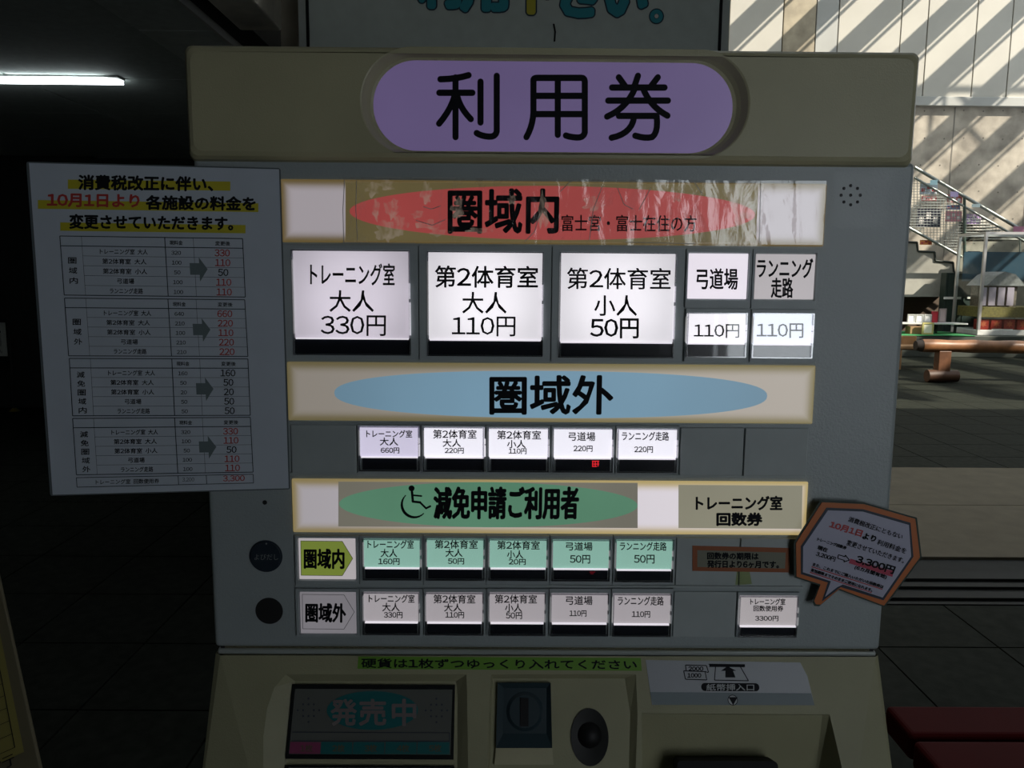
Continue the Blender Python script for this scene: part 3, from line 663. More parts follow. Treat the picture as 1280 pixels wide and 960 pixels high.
# speaker holes
for k in range(9):
    a = 2*math.pi*k/8; c = PF.px(1063.3+(12*math.cos(a) if k < 8 else 0), 244+(12*math.sin(a) if k < 8 else 0))
    MB().prism(PF, circ(c, .0014, 12), -.002, .0002).build('speaker_hole', M_dark, mach)
c = PF.px(331, 628); MB().prism(PF, circ(c, .0021, 16), -.002, .0002).build('indicator_hole', M_dark, mach)
c = PF.px(332.5, 695); cb = MB().prism(PF, circ(c, .0150, 40), 0, .0006).prism(PF, circ(c, .0138, 40), .0006, .0022).build('call_button', mat('navy_plastic', (.02, .03, .042, 1), .3), mach)
tag(cb, 'round dark call button with faint lettering')
PCb = PF.shift(.0022); t = MB(); text(t, PCb, 'よびだし', 318, 692.5, 348, 700, .0002); t.quad(PCb, circ(PCb.px(333, 679.5), .0009, 10), .0002)
t.build('lettering', mat('grey_print', (.25, .27, .27, 1), .5), cb)
c = PF.px(336.5, 763.5); MB().prism(PF, circ(c, .0126, 40), -.002, .0003).build('round_opening', M_dark, mach)
# orange bordered sticker
PSt = PF.shift(.0024)
st_ = MB().prism(PSt, [PSt.px(*p) for p in ((865.5, 713.5), (986.5, 715.5), (988, 685), (865.5, 682))], 0, .0003).build('orange_bordered_sticker', mat('orange_paper', (.30, .085, .025, 1), .6), mach)
MB().quad(PSt, [PSt.px(*p) for p in ((871.5, 708.5), (981, 710.5), (982, 690.5), (871.5, 687.5))], .0005).build('sticker_centre', mat('sticker_paper', (.20, .20, .15, 1), .6), st_)
t = MB(); text(t, PSt, '回数券の期限は', 884, 690.3, 947.5, 698.6, .0007, bold=.45, slope=.01); text(t, PSt, '発行日より6ヶ月です。', 884, 700.2, 973, 709, .0007, bold=.45, slope=.01); t.build('lettering', M_ink, st_)
MB().quad(PSt, [PSt.px(*p) for p in ((919, 731), (940, 730), (937, 714), (921, 714))], .0001).build('glue_residue', film('glue_mark', tint=(.8, .85, .55, 1), gloss=.03, rough=.4), mach)

# ------------------------------------------------ lower console (slanted)
A_ = math.radians(22)
PC = Plane((0, .0, zb-.004), (1, 0, 0), (0, math.sin(A_), math.cos(A_)))
c2 = lambda x, y: PC.px(x, y)
zlip = PF.px(680, 812)[1]
MB().pbox(PF, (X0+.002, zlip-.0075, X1-.002, zlip-.002), -.02, -.0022, .0015).build('console_lip', mat('lip_grey', (.33, .36, .34, 1), .35), mach)
MB().pbox(PF, (X0+.004, zlip-.004, X1-.004, zlip+.003), -.03, -.004).build('panel_gap', M_dark, mach)
def ext(a, b, k): return (a[0]+(b[0]-a[0])*k, a[1]+(b[1]-a[1])*k)
TL, TR2 = c2(275, 819), c2(1094, 821); BL, BR = c2(311, 960), c2(1074, 960)
BLx, BRx = ext(TL, BL, 2.4), ext(TR2, BR, 2.4)
BLx = (max(BLx[0], -.24), BLx[1]); BRx = (min(BRx[0], .32), BRx[1])
holes = []
disp_o = [c2(*p) for p in ((357, 843), (583, 843), (584, 870), (586, 1015), (330, 1015), (329, 922), (334, 885), (343, 859))]
disp_i = [c2(*p) for p in ((366, 853), (569, 853), (571, 872), (571, 1005), (352, 1005), (356, 948), (361, 892), (364, 865))]
coin_o = [c2(*p) for p in ((614, 843), (795, 843), (797, 893), (793, 1010), (608, 1010), (611, 900))]
coin_i = [c2(*p) for p in ((616, 849), (782, 849), (789, 893), (786, 1010), (611, 1010), (614, 900))]
bill_o = [c2(*p) for p in ((802, 891.5), (1037, 893), (1064, 1010), (803, 1010))]
bill_i = [c2(*p) for p in ((803, 893), (1030, 895), (1040, 1010), (806, 1010))]
cb_ = MB(); w3 = lambda pts, n: [PC.w(a, b, n) for a, b in pts]
cb_.fill([[PC.w(*TL), PC.w(*TR2), PC.w(*BRx), PC.w(*BLx)], w3(disp_o, 0), w3(coin_o, 0), w3(bill_o, 0)])
for o_, i_, ns in ((disp_o, disp_i, [-.009]*8), (coin_o, coin_i, [-.006]*6), (bill_o, bill_i, [-.002, -.004, -.045, -.045])):
    inn = [PC.w(p[0], p[1], n) for p, n in zip(i_, ns)]
    cb_.strip(w3(o_, 0), inn); cb_.add(inn, [tuple(range(len(inn)))])
# chamfers at the sides and lower body down to the floor
def sidepts(x, inner_top, inner_bot):
    return
TLw, TRw, BLw, BRw = PC.w(*TL), PC.w(*TR2), PC.w(*BLx), PC.w(*BRx)
yb = BLw.y; zbt = BLw.z
SL_t, SR_t = Vector((X0, TLw.y+.004, TLw.z)), Vector((X1, TRw.y+.004, TRw.z))
_pl = PC.shift(-.012)                                          # the sides flare outwards towards the bottom of the console
XL = max(X0-.02, ext((X0, 0), (_pl.px(251, 960)[0], 0), 1.35)[0]); XR = min(X1+.02, ext((X1, 0), (_pl.px(1117, 960)[0], 0), 1.35)[0])
SL_b, SR_b = Vector((XL, yb+.016, zbt)), Vector((XR, yb+.016, zbt))
cb_.add([TLw, BLw, SL_b, SL_t], [(0, 3, 2, 1)]); cb_.add([TRw, BRw, SR_b, SR_t], [(0, 1, 2, 3)])
cb_.add([SL_t, SL_b, (XL, .38, zbt), (X0, .38, SL_t.z)], [(0, 3, 2, 1)]); cb_.add([SR_t, SR_b, (XR, .38, zbt), (X1, .38, SR_t.z)], [(0, 1, 2, 3)])
cb_.add([BLw, BRw, (BRw.x, BRw.y, .04), (BLw.x, BLw.y, .04), SL_b, (XL, SL_b.y, .04), SR_b, (XR, SR_b.y, .04), (XL, .38, .04), (XL, .38, zbt), (XR, .38, .04), (XR, .38, zbt)],
        [(0, 1, 2, 3), (4, 0, 3, 5), (1, 6, 7, 2), (9, 4, 5, 8), (6, 11, 10, 7), (3, 2, 7, 10, 8, 5)])
console = cb_.build('console', mat('shaded_beige_enamel', (.33, .32, .20, 1), .5, var=.06, scale=14, bump=.25, bscale=700, spec=.3), mach)  # same beige enamel, darkened to put the console's shade into its colour
MB().box(X0+.03, BLw.y+.03, 0, X1-.03, .36, .045).build('base', M_dark, mach)
# green tape
gt = MB().prism(PC, [c2(*p) for p in ((447, 836), (802, 838.5), (801, 822.5), (448, 820.5))], .0001, .0005).build('green_tape_label', mat('green_tape', (.13, .30, .02, 1), .6), mach)
t = MB(); text(t, PC, '硬貨は1枚ずつゆっくり入れてください', 452, 823, 796, 834.5, .0008, bold=.35, slope=.006, shear=-.0); t.build('lettering', M_ink, gt)
# note slot sticker
bs = [(807, 825), (1000, 828), (1009, 845), (1018, 881.5), (815, 881)]
bsk = MB().prism(PC, [c2(*p) for p in reversed(bs)], .0001, .0004).build('banknote_sticker', mat('silver_sticker', (.33, .35, .38, 1), .4), mach)
MB().quad(PC, [c2(*p) for p in ((815.5, 881), (1018, 881.5), (1013.5, 866.5), (812.5, 865))], .0006).build('sticker_band', mat('sticker_band', (.15, .19, .21, 1), .5), bsk)
bb = lambda x, y: (780+x/4.571, 810+y/4.571)
t = MB()
lines(t, PC, [(bb(a, b), bb(c, d)) for a, b, c, d in ((350, 97, 470, 100), (470, 100, 482, 138), (350, 97, 355, 130), (340, 130, 470, 135), (340, 130, 350, 178), (350, 178, 472, 182), (462, 135, 472, 182), (470, 138, 482, 138), (482, 92, 690, 95), (486, 104, 684, 107), (522, 105, 516, 183), (516, 183, 710, 187), (710, 187, 664, 107))], .0008, .0007)
t.quad(PC, [c2(*bb(*p)) for p in ((486, 108), (690, 109), (690, 93), (486, 92))], .0007)
t.quad(PC, [c2(*bb(*p)) for p in ((578, 168), (636, 168), (622, 130), (640, 130), (590, 103), (553, 130), (578, 130))], .0007)
text(t, PC, '2000', *bb(368, 106), *bb(452, 130), .0007, bold=.25); text(t, PC, '1000', *bb(362, 144), *bb(440, 168), .0007, bold=.25)
R = PC.rect(*bb(440, 200), *bb(772, 246)); t.quad(PC, rrect(*R, (R[3]-R[1])/2-.0001), .0007)
t.prism(PC, circ(c2(*bb(620, 297)), .0046, 24), .0006, .0007)
t.build('lettering', M_ink, bsk)
t = MB(); text(t, PC, '紙幣挿入口', *bb(470, 205), *bb(742, 243), .0009, bold=.15); t.quad(PC, circ(c2(*bb(620, 297)), .0040, 24), .0008); t.build('lettering', mat('sticker_white', (.36, .38, .40, 1), .5), bsk)
t = MB(); t.quad(PC, [c2(*bb(*p)) for p in ((622, 326), (648, 280), (596, 280))], .0010); t.build('triangle_mark', M_ink, bsk)
MB().prism(PC, rrect(*PC.rect(847, 951, 973, 990), .004), -.018, .001).build('banknote_slot', M_dark, mach)
# display
PD = PC.shift(-.0085)
d2 = lambda x, y: PD.px(x, y)
dp = MB().prism(PD, [d2(*p) for p in ((357.5, 948), (567, 949), (569, 856), (366, 855))], 0, .0022).build('display', mat('display_bezel', (.012, .014, .014, 1), .25), mach)
tag(dp, 'unlit display with a teal oval')
PD2 = PD.shift(.0023); d3 = lambda x, y: PD2.px(x, y); dd = lambda x, y: (340+x/4.923, 820+y/4.923)
MB().quad(PD2, [d3(*p) for p in ((361, 942.5), (563, 943.5), (565.5, 862), (369, 861))], .0001).build('screen', mat('screen_grey', (.12, .125, .115, 1), .25), dp)
t = MB().quad(PD2, ellipse(PD2.rect(*dd(337, 215), *dd(900, 455)), 48), .0003); M_tq = mat('screen_teal', (.015, .13, .135, 1), .3)
for k in range(1, 5):
    a = 104+198*k; t.quad(PD2, [d3(*dd(*p)) for p in ((a-3, 603), (a+190 if k < 4 else 1092, 604), (a+192 if k < 4 else 1092, 530), (a+2, 528))], .0003)
t.build('screen_teal_print', M_tq, dp)
t = MB().quad(PD2, [d3(*dd(*p)) for p in ((106, 600), (297, 602), (300, 530), (114, 528))], .0003); t.build('screen_pink_tab', mat('screen_pink', (.25, .05, .12, 1), .3), dp)
t = MB(); lines(t, PD2, [(dd(125, 468), dd(1092, 472)), (dd(120, 522), dd(1092, 524)), (dd(1092, 472), dd(1092, 524))], .0007, .0004)
for cx_, cy_ in ((225, 333), (1012, 335)):
    for i in range(-2, 3):
        for j in range(-2, 3):
            if abs(i)+abs(j) <= 2+(abs(j) < 1) and not abs(j) == 2*(i != 0):
                t.quad(PD2, circ(d3(*dd(cx_+i*33, cy_+j*36)), .0009 if (i or j) else .0011, 8), .0004)
t.build('screen_marks', mat('screen_mark', (.02, .025, .045, 1), .4), dp)
t = MB(); 
for s, a, b in (('発', 365, 520), ('売', 540, 700), ('中', 742, 885)): text(t, PD2, s, *dd(a, 268), *dd(b, 425), .0005, bold=.9)
t.build('lettering', mat('screen_letter', (.17, .14, .14, 1), .4), dp)
t = MB()
for k in range(5): text(t, PD2, '%d枚' % (k+1), *dd(175+198*k, 545), *dd(250+198*k, 590), .0005, bold=.2)
t.build('lettering', mat('screen_tab_letter', (.11, .09, .05, 1), .4), dp)
MB().prism(PD, [d2(*p) for p in ((352, 1004), (567, 1004), (568, 957), (357, 956))], 0, .0022).build('lower_display', mat('display_bezel', (.01,)*3, .2), mach)
MB().quad(PD2, [d3(*p) for p in ((360, 1000), (563, 1000), (564, 960), (361, 959))], .0001).build('lower_screen', mat('screen_grey', (.1,)*3), mach)
# coin slot unit
PE = PC.shift(-.006); e2 = lambda x, y: PE.px(x, y)
M_cn = mat('coin_unit_plastic', (.025, .045, .055, 1), .3)
ho = [e2(*p) for p in ((620, 934), (690, 934), (688, 853), (622, 853))]
cu = MB(); I_ = [e2(*p) for p in ((629, 917), (683, 917), (683, 860), (630, 860))]
cu.strip([PE.w(*p, .004) for p in ho], [PE.w(*p, .0006) for p in I_]); cu.add([PE.w(*p, .0006) for p in I_], [(0, 1, 2, 3)]); cu.strip([PE.w(*p, 0) for p in ho], [PE.w(*p, .004) for p in ho])
unit = cu.build('coin_unit', M_cn, mach)
c = e2(656, 889)
disc = MB(); disc.prism(PE, circ(c, .0172, 40), -.004, .0005); disc.strip([PE.w(*p, .0005) for p in circ(c, .0172, 40)], [PE.w(*p, .003) for p in circ(c, .014, 40)], True); disc.quad(PE, circ(c, .014, 40), .003); disc.build('coin_disc', M_cn, unit)
MB().pbox(PE, PE.rect(650.5, 872, 660.5, 907), .002, .0042).build('coin_slot', M_dark, unit)
MB().prism(PE, [e2(*p) for p in ((618, 955), (692, 955), (690, 934), (620, 934))], 0, .003).build('coin_ledge', M_beige, mach)
# return lever: dark dished opening with a ball
c = e2(737, 921); rx, rz = .0172, .0245
hole = MB(); L0 = [(c[0]+rx*math.cos(2*math.pi*i/40), c[1]+rz*math.sin(2*math.pi*i/40)) for i in range(40)]
L1 = [(c[0]+rx*.9*math.cos(2*math.pi*i/40), c[1]-.001+rz*.9*math.sin(2*math.pi*i/40)) for i in range(40)]
hole.strip([PE.w(*p, .0012) for p in L0], [PE.w(*p, .0003) for p in L1], True); hole.strip([PE.w(*p, 0) for p in circ(c, .0001, 40)], [PE.w(*p, .0012) for p in L0])
hole.add([PE.w(*p, .0004) for p in L1], [tuple(range(40))])
ro = hole.build('return_opening', mat('return_dark', (.008, .009, .008, 1), .4, spec=.25), mach)
kb = bmesh.new(); bmesh.ops.create_uvsphere(kb, u_segments=24, v_segments=14, radius=.0125)
Mx = Matrix.Translation(PE.w(c[0], c[1]+.0015, -.005))
MB().addbm(kb, Mx, True).build('return_button', mat('matt_black', (.008, .008, .009, 1), .55, spec=.3), ro)
del kb

# ================================================================ LAMINATED PRICE NOTICE (left)
PP = Plane((-.1945, -.0062, 1.5), Vector((.1965, .026, 0)), (0, 0, 1))
p2 = lambda x, y: PP.px(x, y)
notice = empty('price_notice', PP.w(-.1, -.05, 0), 'white laminated price table with yellow-marked headline taped to the machine left side', 'notice')
cor = [p2(33, 203), p2(350, 210.5), p2(361, 612), p2(62, 618.5)]
a0 = (cor[0][0]+cor[3][0])/2; a1 = (cor[1][0]+cor[2][0])/2; b0 = (cor[2][1]+cor[3][1])/2; b1_ = (cor[0][1]+cor[1][1])/2
M_paper = mat('white_paper', (.50, .55, .62, 1), .35, var=.03, scale=30)
MB().pbox(PP, (a0+.0022, b0+.0006, a1-.0005, b1_-.0006), -.0003, .0001).build('sheet', M_paper, notice)
MB().prism(PP, rrect(a0, b0-.0005, a1+.0008, b1_+.0005, .002, 4), -.0005, -.0003).build('laminate_edge', mat('laminate_edge', (.12, .14, .15, 1), .15), notice)
M_tb = mat('table_blue_ink', (.012, .028, .04, 1), .5); M_rp = mat('red_ink', (.42, .035, .03, 1), .5); M_yel = mat('yellow_marker', (.50, .44, .015, 1), .6)
y_ = MB()
for q in ((85, 224.5, 288, 236, .012), (47.5, 250, 323, 261, .015), (75.5, 278, 307, 288.5, .014)):
    y_.quad(PP, [p2(q[0], q[3]), p2(q[2], q[3]+q[4]*(q[2]-q[0])), p2(q[2], q[1]+q[4]*(q[2]-q[0])), p2(q[0], q[1])], .0003)
y_.build('marker_bar', M_yel, notice)
k_ = MB(); rd = MB()
text(k_, PP, '消費税改正に伴い、', 98.7, 219, 266, 237, .0005, bold=.8, slope=.012); text(k_, PP, '各施設の料金を', 183, 244.5, 319, 261.5, .0005, bold=.8, slope=.012)
text(k_, PP, '変更させていただきます。', 87.5, 268, 291, 285.5, .0005, bold=.75, slope=.012); text(rd, PP, '10月1日より', 59.5, 242, 174, 258, .0005, bold=.7, slope=.012)
tb2 = MB(); arr_ = MB()
T = [((75, 295), (303.3, 298.3), (306.8, 371.3), (80.5, 368.8), '圏域内', (320, 100, 50, 100, 100), (330, 110, 50, 110, 110)),
     ((80.8, 372.6), (306, 374.7), (310, 445.5), (86, 444.7), '圏域外', (640, 210, 100, 210, 210), (660, 220, 110, 220, 220)),
     ((86.8, 448), (310, 448.6), (313, 519), (91, 519.7), '減免圏域内', (160, 50, 20, 50, 50), (160, 50, 20, 50, 50)),
     ((91, 523), (313, 521.6), (316.5, 590), (95.7, 593.4), '減免圏域外', (320, 100, 50, 100, 100), (330, 110, 50, 110, 110))]
black_cells = {(0, 2), (3, 2), (2, 0), (2, 1), (2, 2), (2, 3), (2, 4)}
for ti, (a, b, c, d, nm, o_, n__) in enumerate(T):
    def B(u, v): 
        return tuple((a[i]*(1-u)+b[i]*u)*(1-v)+(d[i]*(1-u)+c[i]*u)*v for i in (0, 1))
    hv = .165; rows = [hv+(1-hv)*k/5 for k in range(6)]; cols = (.118, .574, .730)
    thick = [(B(0, 0), B(1, 0)), (B(1, 0), B(1, 1)), (B(1, 1), B(0, 1)), (B(0, 1), B(0, 0)), (B(0, hv), B(1, hv)), (B(.574, 0), B(.574, 1))]
    lines(tb2, PP, thick, .0007, .0004)
    lines(tb2, PP, [(B(.118, v), B(1, v)) for v in rows[1:5]]+[(B(.118, 0), B(.118, 1)), (B(.730, 0), B(.730, 1))], .00028, .0004)
    def cell(mb, s, u0, u1, v0, v1, bold=0.0):
        p = B(u0, v0); q = B(u1, v1); r_ = B(u1, v0); text(mb, PP, s, p[0], p[1], q[0], p[1]+(q[1]-r_[1]), .0005, bold=bold, slope=(r_[1]-p[1])/(r_[0]-p[0]))
    cell(k_, '現料金', .60, .67, .05, .125, .1); cell(k_, '変更後', .85, .93, .05, .125, .1)
    for k, s in enumerate(('トレーニング室 大人', '第2体育室 大人', '第2体育室 小人', '弓道場', 'ランニング走路')):
        v0 = rows[k]+.04; v1 = rows[k]+.132; hw = (.13, .12, .12, .045, .09)[k]
        cell(k_, s, .345-hw, .345+hw, v0, v1, .12)
        s1 = str(o_[k]); hw = .0085*len(s1)
        cell(k_, s1, .632-hw, .632+hw, v0+.02, v1-.005, .08)
        s2 = str(n__[k]); hw = .0135*len(s2)
        cell(k_ if (ti, k) in black_cells else rd, s2, .885-hw, .885+hw, v0-.015, v1+.012, .15)
    n = len(nm); 
    for k, s in enumerate(nm):
        v = (.36, .53, .70)[k] if n == 3 else (.23+.155*k)
        cell(k_, s, .038, .080, v, v+.105, .15)
    MB().quad(PP, [p2(*B(u, v)) for u, v in ((.703, .63), (.755, .63), (.755, .745), (.800, .53), (.755, .33), (.755, .43), (.703, .43))], .0006).build('arrow_mark', mat('arrow_grey', (.13, .17, .18, 1), .5), notice)
a, b, c, d = (95.7, 597), (316.5, 592.7), (317, 603.6), (96.5, 608.8)
lines(tb2, PP, [(a, b), (b, c), (c, d), (d, a), ((222.8, 594.6), (223.5, 606)), ((258, 594), (258.5, 605))], .0006, .0004)
text(k_, PP, 'トレーニング室 回数使用券', 120, 599.5, 199, 605.5, .0005, bold=.1, slope=-.02); text(k_, PP, '3,200', 228, 596.8, 243, 602.5, .0005, slope=-.02); text(rd, PP, '3,300', 279, 594.3, 306, 602.5, .0005, bold=.15, slope=-.02)
tb2.build('table_lines', M_tb, notice); k_.build('lettering', M_ink, notice); tag(rd.build('lettering', M_rp, notice), 'red lettering and new prices')

# ================================================================ SPEECH BUBBLE NOTICE (right)
PQ = Plane((0, -.010, 1.5), (1, 0, 0), (0, 0, 1)); g2 = lambda x, y: PQ.px(x, y); zz = lambda x, y: (980+x/6, 610+y/6)
bub = empty('speech_bubble_notice', PQ.w(*g2(1070, 690), 0), 'orange edged speech bubble shaped paper notice tilted on the lower right corner of the machine', 'notice')
outer = [(285, 108), (600, 122), (985, 232), (1020, 520), (750, 882), (415, 755), (275, 875), (240, 872), (228, 848), (275, 722), (95, 665), (90, 415)]
navy = [(318, 146), (592, 158), (948, 260), (970, 515), (745, 842), (425, 742), (283, 850), (328, 708), (126, 645), (126, 435)]
inner = [(328, 166), (590, 176), (935, 276), (952, 512), (738, 820), (440, 722), (398, 742), (306, 815), (350, 698), (140, 630), (142, 440)]
P_ = lambda lst: [g2(*zz(*p)) for p in reversed(lst)]
MB().prism(PQ, P_(outer), -.0006, .0).build('orange_border', mat('orange_border', (.5, .13, .022, 1), .5), bub)
oc = [(p[0]+(p[0]-560)*.035, p[1]+(p[1]-450)*.035) for p in outer]
MB().prism(PQ, P_(oc), -.0009, -.0006).build('laminate_edge', mat('laminate_edge2', (.07, .09, .08, 1), .12), bub)
MB().quad(PQ, P_(navy), .0003).build('navy_line', mat('navy_ink', (.006, .018, .04, 1), .5), bub)
MB().quad(PQ, P_(inner), .0005).build('sheet', mat('bubble_paper', (.40, .40, .52, 1), .4), bub)
def btext(mb, s, x0, y0, x1, y1, h, bold=0.2):
    """baseline from (x0,y0) to (x1,y1) in the crop's pixels, height h"""
    v, f = glyphs(s); A = Vector(g2(*zz(x0, y0))); Bv = Vector(g2(*zz(x1, y1))); U = Bv-A; nn = Vector((-U.y, U.x)).normalized(); H = h/6*.0007; V = nn*H
    for i_, (ox, oy) in enumerate([(0, 0)]+([(bold*.0007*math.cos(k*math.pi/3), bold*.0007*math.sin(k*math.pi/3)) for k in range(6)] if bold else [])):
        mb.add([PQ.w(A.x+p*U.x+q*V.x+ox, A.y+p*U.y+q*V.y+oy, .0009+i_*4e-6) for p, q in v], f)
bk = MB(); br = MB()
btext(bk, '消費税改正にともない', 475, 248, 878, 384, 42, .15); btext(br, '10月1日', 335, 292, 572, 364, 50, .5); btext(bk, 'より', 583, 376, 678, 402, 46, .5)
btext(bk, '利用料金を', 690, 420, 905, 492, 44, .15); btext(bk, '変更させていただきます。', 463, 425, 890, 564, 44, .15); btext(bk, 'トレーニング回数券', 245, 392, 460, 460, 26, .2)
btext(bk, '現在', 245, 458, 318, 480, 34, .3); btext(bk, '3,200円', 232, 507, 375, 551, 38, .2); btext(bk, '3,300円', 530, 558, 812, 645, 62, .55); btext(bk, '(6カ月間有効)', 522, 608, 760, 684, 36, .3)
lines(bk, PQ, [(zz(*p), zz(*q)) for p, q in (((405, 498), (455, 513)), ((455, 513), (457, 500)), ((457, 500), (487, 538)), ((487, 538), (447, 552)), ((447, 552), (449, 540)), ((449, 540), (400, 525)), ((400, 525), (405, 498)))], .0008, .0009)
bk2 = MB(); btext(bk2, 'また、これまでにご購入いただいた回数券は', 210, 580, 738, 752, 26, .2); btext(bk2, '有効期限までそのままご使用になれます。', 195, 622, 655, 776, 26, .2)
hl = MB(); hl.quad(PQ, P_([(495, 528), (820, 622), (810, 665), (484, 562)]), .0006); hl.build('marker_bar', mat('pink_marker', (.45, .05, .10, 1), .6), bub)
bk2.build('lettering', M_ink, bub)
lines(br, PQ, [(zz(205, 588), zz(735, 758)), (zz(192, 630), zz(655, 782))], .0009, .0007)
bk.build('lettering', M_ink, bub); tag(br.build('lettering', mat('red_ink2', (.42, .035, .04, 1), .5), bub), 'red lettering and underlines')

# ================================================================ BACKGROUND
# red bench at the lower right
zs = .42
e0 = onz(1109, 881, zs); e1 = onz(1136, 918, zs); e2_ = onz(1143, 924.5, zs); e3 = onz(1170, 960, zs)
bench = empty('red_bench', (e0.x+.9, e1.y, 0), 'low red vinyl bench in two long cushions at the lower right', 'bench')
M_rv = mat('red_vinyl', (.06, .004, .004, 1), .7, spec=.06, var=.08, scale=6)
for (ya, yb_, xl) in ((e1.y+.0, e0.y, (e0.x+e1.x)/2), (e3.y-.14, e2_.y, (e2_.x+e3.x)/2)):
    MB().box(xl, ya, zs-.07, xl+1.7, yb_, zs, .012, seg=3).build('cushion', M_rv, bench)
for x in (e0.x+.12, e0.x+1.5):
    for y in (e3.y-.05, e0.y-.06): MB().box(x, y-.02, 0, x+.04, y+.02, zs-.07).build('leg', M_black, bench)
MB().box(e0.x+.08, e3.y-.08, zs-.1, e0.x+1.6, e0.y-.04, zs-.07).build('frame', M_black, bench)
# leaning notice stand, lower left
t0 = at(-2, 715, .95); t1 = at(52, 962, .52)
dv = (t1-t0).normalized()
ud = Vector((1, 0, 0))
ud = (ud - ud.dot(dv)*dv).normalized()
PA = Plane(t0, ud, -dv)
stand = empty('poster_stand', (t0.x-.3, .6, 0), 'dim yellow paper poster on a leaning stand at the lower left edge', 'sign')
hgt = t0.z/(-dv.z)*.97
MB().pbox(PA, (-.62, -hgt, 0, .05), -.02, 0, .003).build('board', mat('stand_board', (.10, .085, .045, 1), .6), stand)
q2 = lambda x, y: PA.px(x, y)
ins = q2(14, 860)[0]
MB().quad(PA, [(-.58, q2(20, 945)[1]), (ins, q2(20, 945)[1]), (ins, -.01), (-.58, -.01)], .001).build('sheet', mat('yellow_paper', (.19, .165, .035, 1), .7), stand)
t = MB(); tb_ = q2(20, 935)[1]
for k in range(14):
    z = tb_+k*.032
    if z < -.02: t.quad(PA, [(-.56, z), (ins-.012, z), (ins-.012, z+.0012), (-.56, z+.0012)], .002)
for x in (-.56, -.35, -.15, ins-.012): t.quad(PA, [(x, tb_), (x+.0014, tb_), (x+.0014, -.03), (x, -.03)], .002)
v, f = glyphs('発行'); t.add([PA.w(ins-.075+.06*a_, tb_-.035+.026*b_, .002) for a_, b_ in v], f)
t.build('table_lines', M_ink, stand)
for x in (-.6, -.35): MB().tube((t0.x+x, t0.y+.02, t0.z), (t0.x+x, t0.y+.45, 0), .012).build('leg', M_black, stand)
# small signpost far left
sp = at(18, 514, 6.0)
sp = onz(18, 514, 0); top = at(9, 408, sp.y-.02)
pst = empty('sign_post', (sp.x, sp.y, 0), 'thin dark post with a small white card at the far left edge', 'sign')
MB().tube((sp.x, sp.y, 0), (top.x, sp.y, top.z), .012).build('post', mat('post_dark', (.03, .035, .035, 1), .5), pst)
MB().tube((sp.x, sp.y, 0), (sp.x, sp.y, .035), .055, 16, .02).build('foot', mat('yellow_foot', (.35, .28, .02, 1), .5), pst)
q = at(8, 403, sp.y); s_ = at(8, 445, sp.y)
cd_ = MB().box(q.x-.4, sp.y-.03, s_.z, q.x, sp.y-.02, q.z).build('card', mat('card_white', (.75, .78, .72, 1), .5), pst)
t = MB(); PK = Plane((q.x, sp.y-.031, s_.z), (1, 0, 0), (0, 0, 1)); H_ = q.z-s_.z
for k in range(2):
    v, f = glyphs('ご案内'); t.add([PK.w(-.10-.10*k+.05*a_, .03+(H_-.06)*b_, 0) for a_, b_ in v], f)
t.build('lettering', M_ink, cd_)

# stairs against the far wall
YS = 16.4
VS = vplane(YS); s2 = lambda x, y: VS.px(x, y)
stairs = empty('staircase', (s2(1180, 371)[0], YS+.6, 0), 'concrete stairs rising to the left along the far wall', 'stairs')
M_st = mat('stair_concrete', (.34, .34, .30, 1), .8, var=.2, scale=2)
xl = s2(1100, 300)[0]
steps = [(1075, 268), (1098, 269), (1098, 281), (1121, 283), (1122, 302), (1146, 303), (1147, 314), (1168, 315), (1169, 326), (1191, 328), (1192, 340), (1204, 341), (1204, 371), (1075, 371)]
MB().prism(VS, [s2(*p) for p in reversed(steps)], -1.4, 0).build('stringer', M_st, stairs)
ed = MB()
for a, b in zip(steps[1:11], steps[2:12]): 
    A = VS.w(*s2(*a), .01); B_ = VS.w(*s2(*b), .01); ed.tube(A, B_, .022, 6)
ed.build('step_edge', mat('edge_dark', (.03, .04, .035, 1), .5), stairs)
MB().box(s2(1075, 0)[0], YS+.9, 0, s2(1235, 0)[0], YS+1.0, s2(1200, 368)[1]).build('understair_panel', mat('brown_board', (.09, .065, .045, 1), .7), stairs)
# upper flight going up right->left behind the net, with pale treads
for k in range(7):
    p = VS.w(*s2(1222+k*2.5, 274+k*3.8)); q = VS.w(*s2(1236+k*7.5, 274+k*3.8))
    MB().box(p.x, YS+.3, p.z-.03, q.x+.15, YS+.6, p.z, .004).build('tread', mat('tread_white', (.6, .58, .52, 1), .6), stairs)
MB().prism(VS, [s2(*p) for p in ((1222, 300), (1275, 300), (1275, 296), (1232, 272), (1222, 270))], -.7, -.62).build('tread_backing', mat('edge_dark', (.03,)*3), stairs)
rail = empty('stair_railing', (s2(1205, 340)[0], YS-.1, 0), 'green grey steel stair railing with wire netting in front of the far wall', 'railing')
YR = YS-.12
def rp(x, y): return at(x, y, YR)
for a, b, r_ in (((1143, 209), (1300, 301), .035), ((1143, 222), (1300, 313), .025), ((1120, 276), (1202, 321), .03)):
    MB().tube(rp(*a), rp(*b), r_, 10).build('handrail', M_steel, rail)
for x, ya, yb_ in ((1205.5, 247, 345), (1120, 197, 290)): MB().tube(rp(x, ya), rp(x, yb_), .03, 8).build('post', mat('post_green', (.05, .08, .065, 1), .45), rail)
for x in (1275,): MB().tube(rp(x, 288), rp(x, 330), .02, 8).build('post', M_steel, rail)
net = MB()
def railz(x, lo): return (222+(x-1143)*.58) if lo else (288+(x-1143)*.56)
for k in range(36):
    x = 1122+k*4.1
    if x > 1280: break
    ybot = min(railz(x, 0), 318) if x < 1203 else 292
    if railz(x, 1) < ybot: net.tube(rp(x, railz(x, 1)), rp(x, ybot), .006, 4, caps=False)
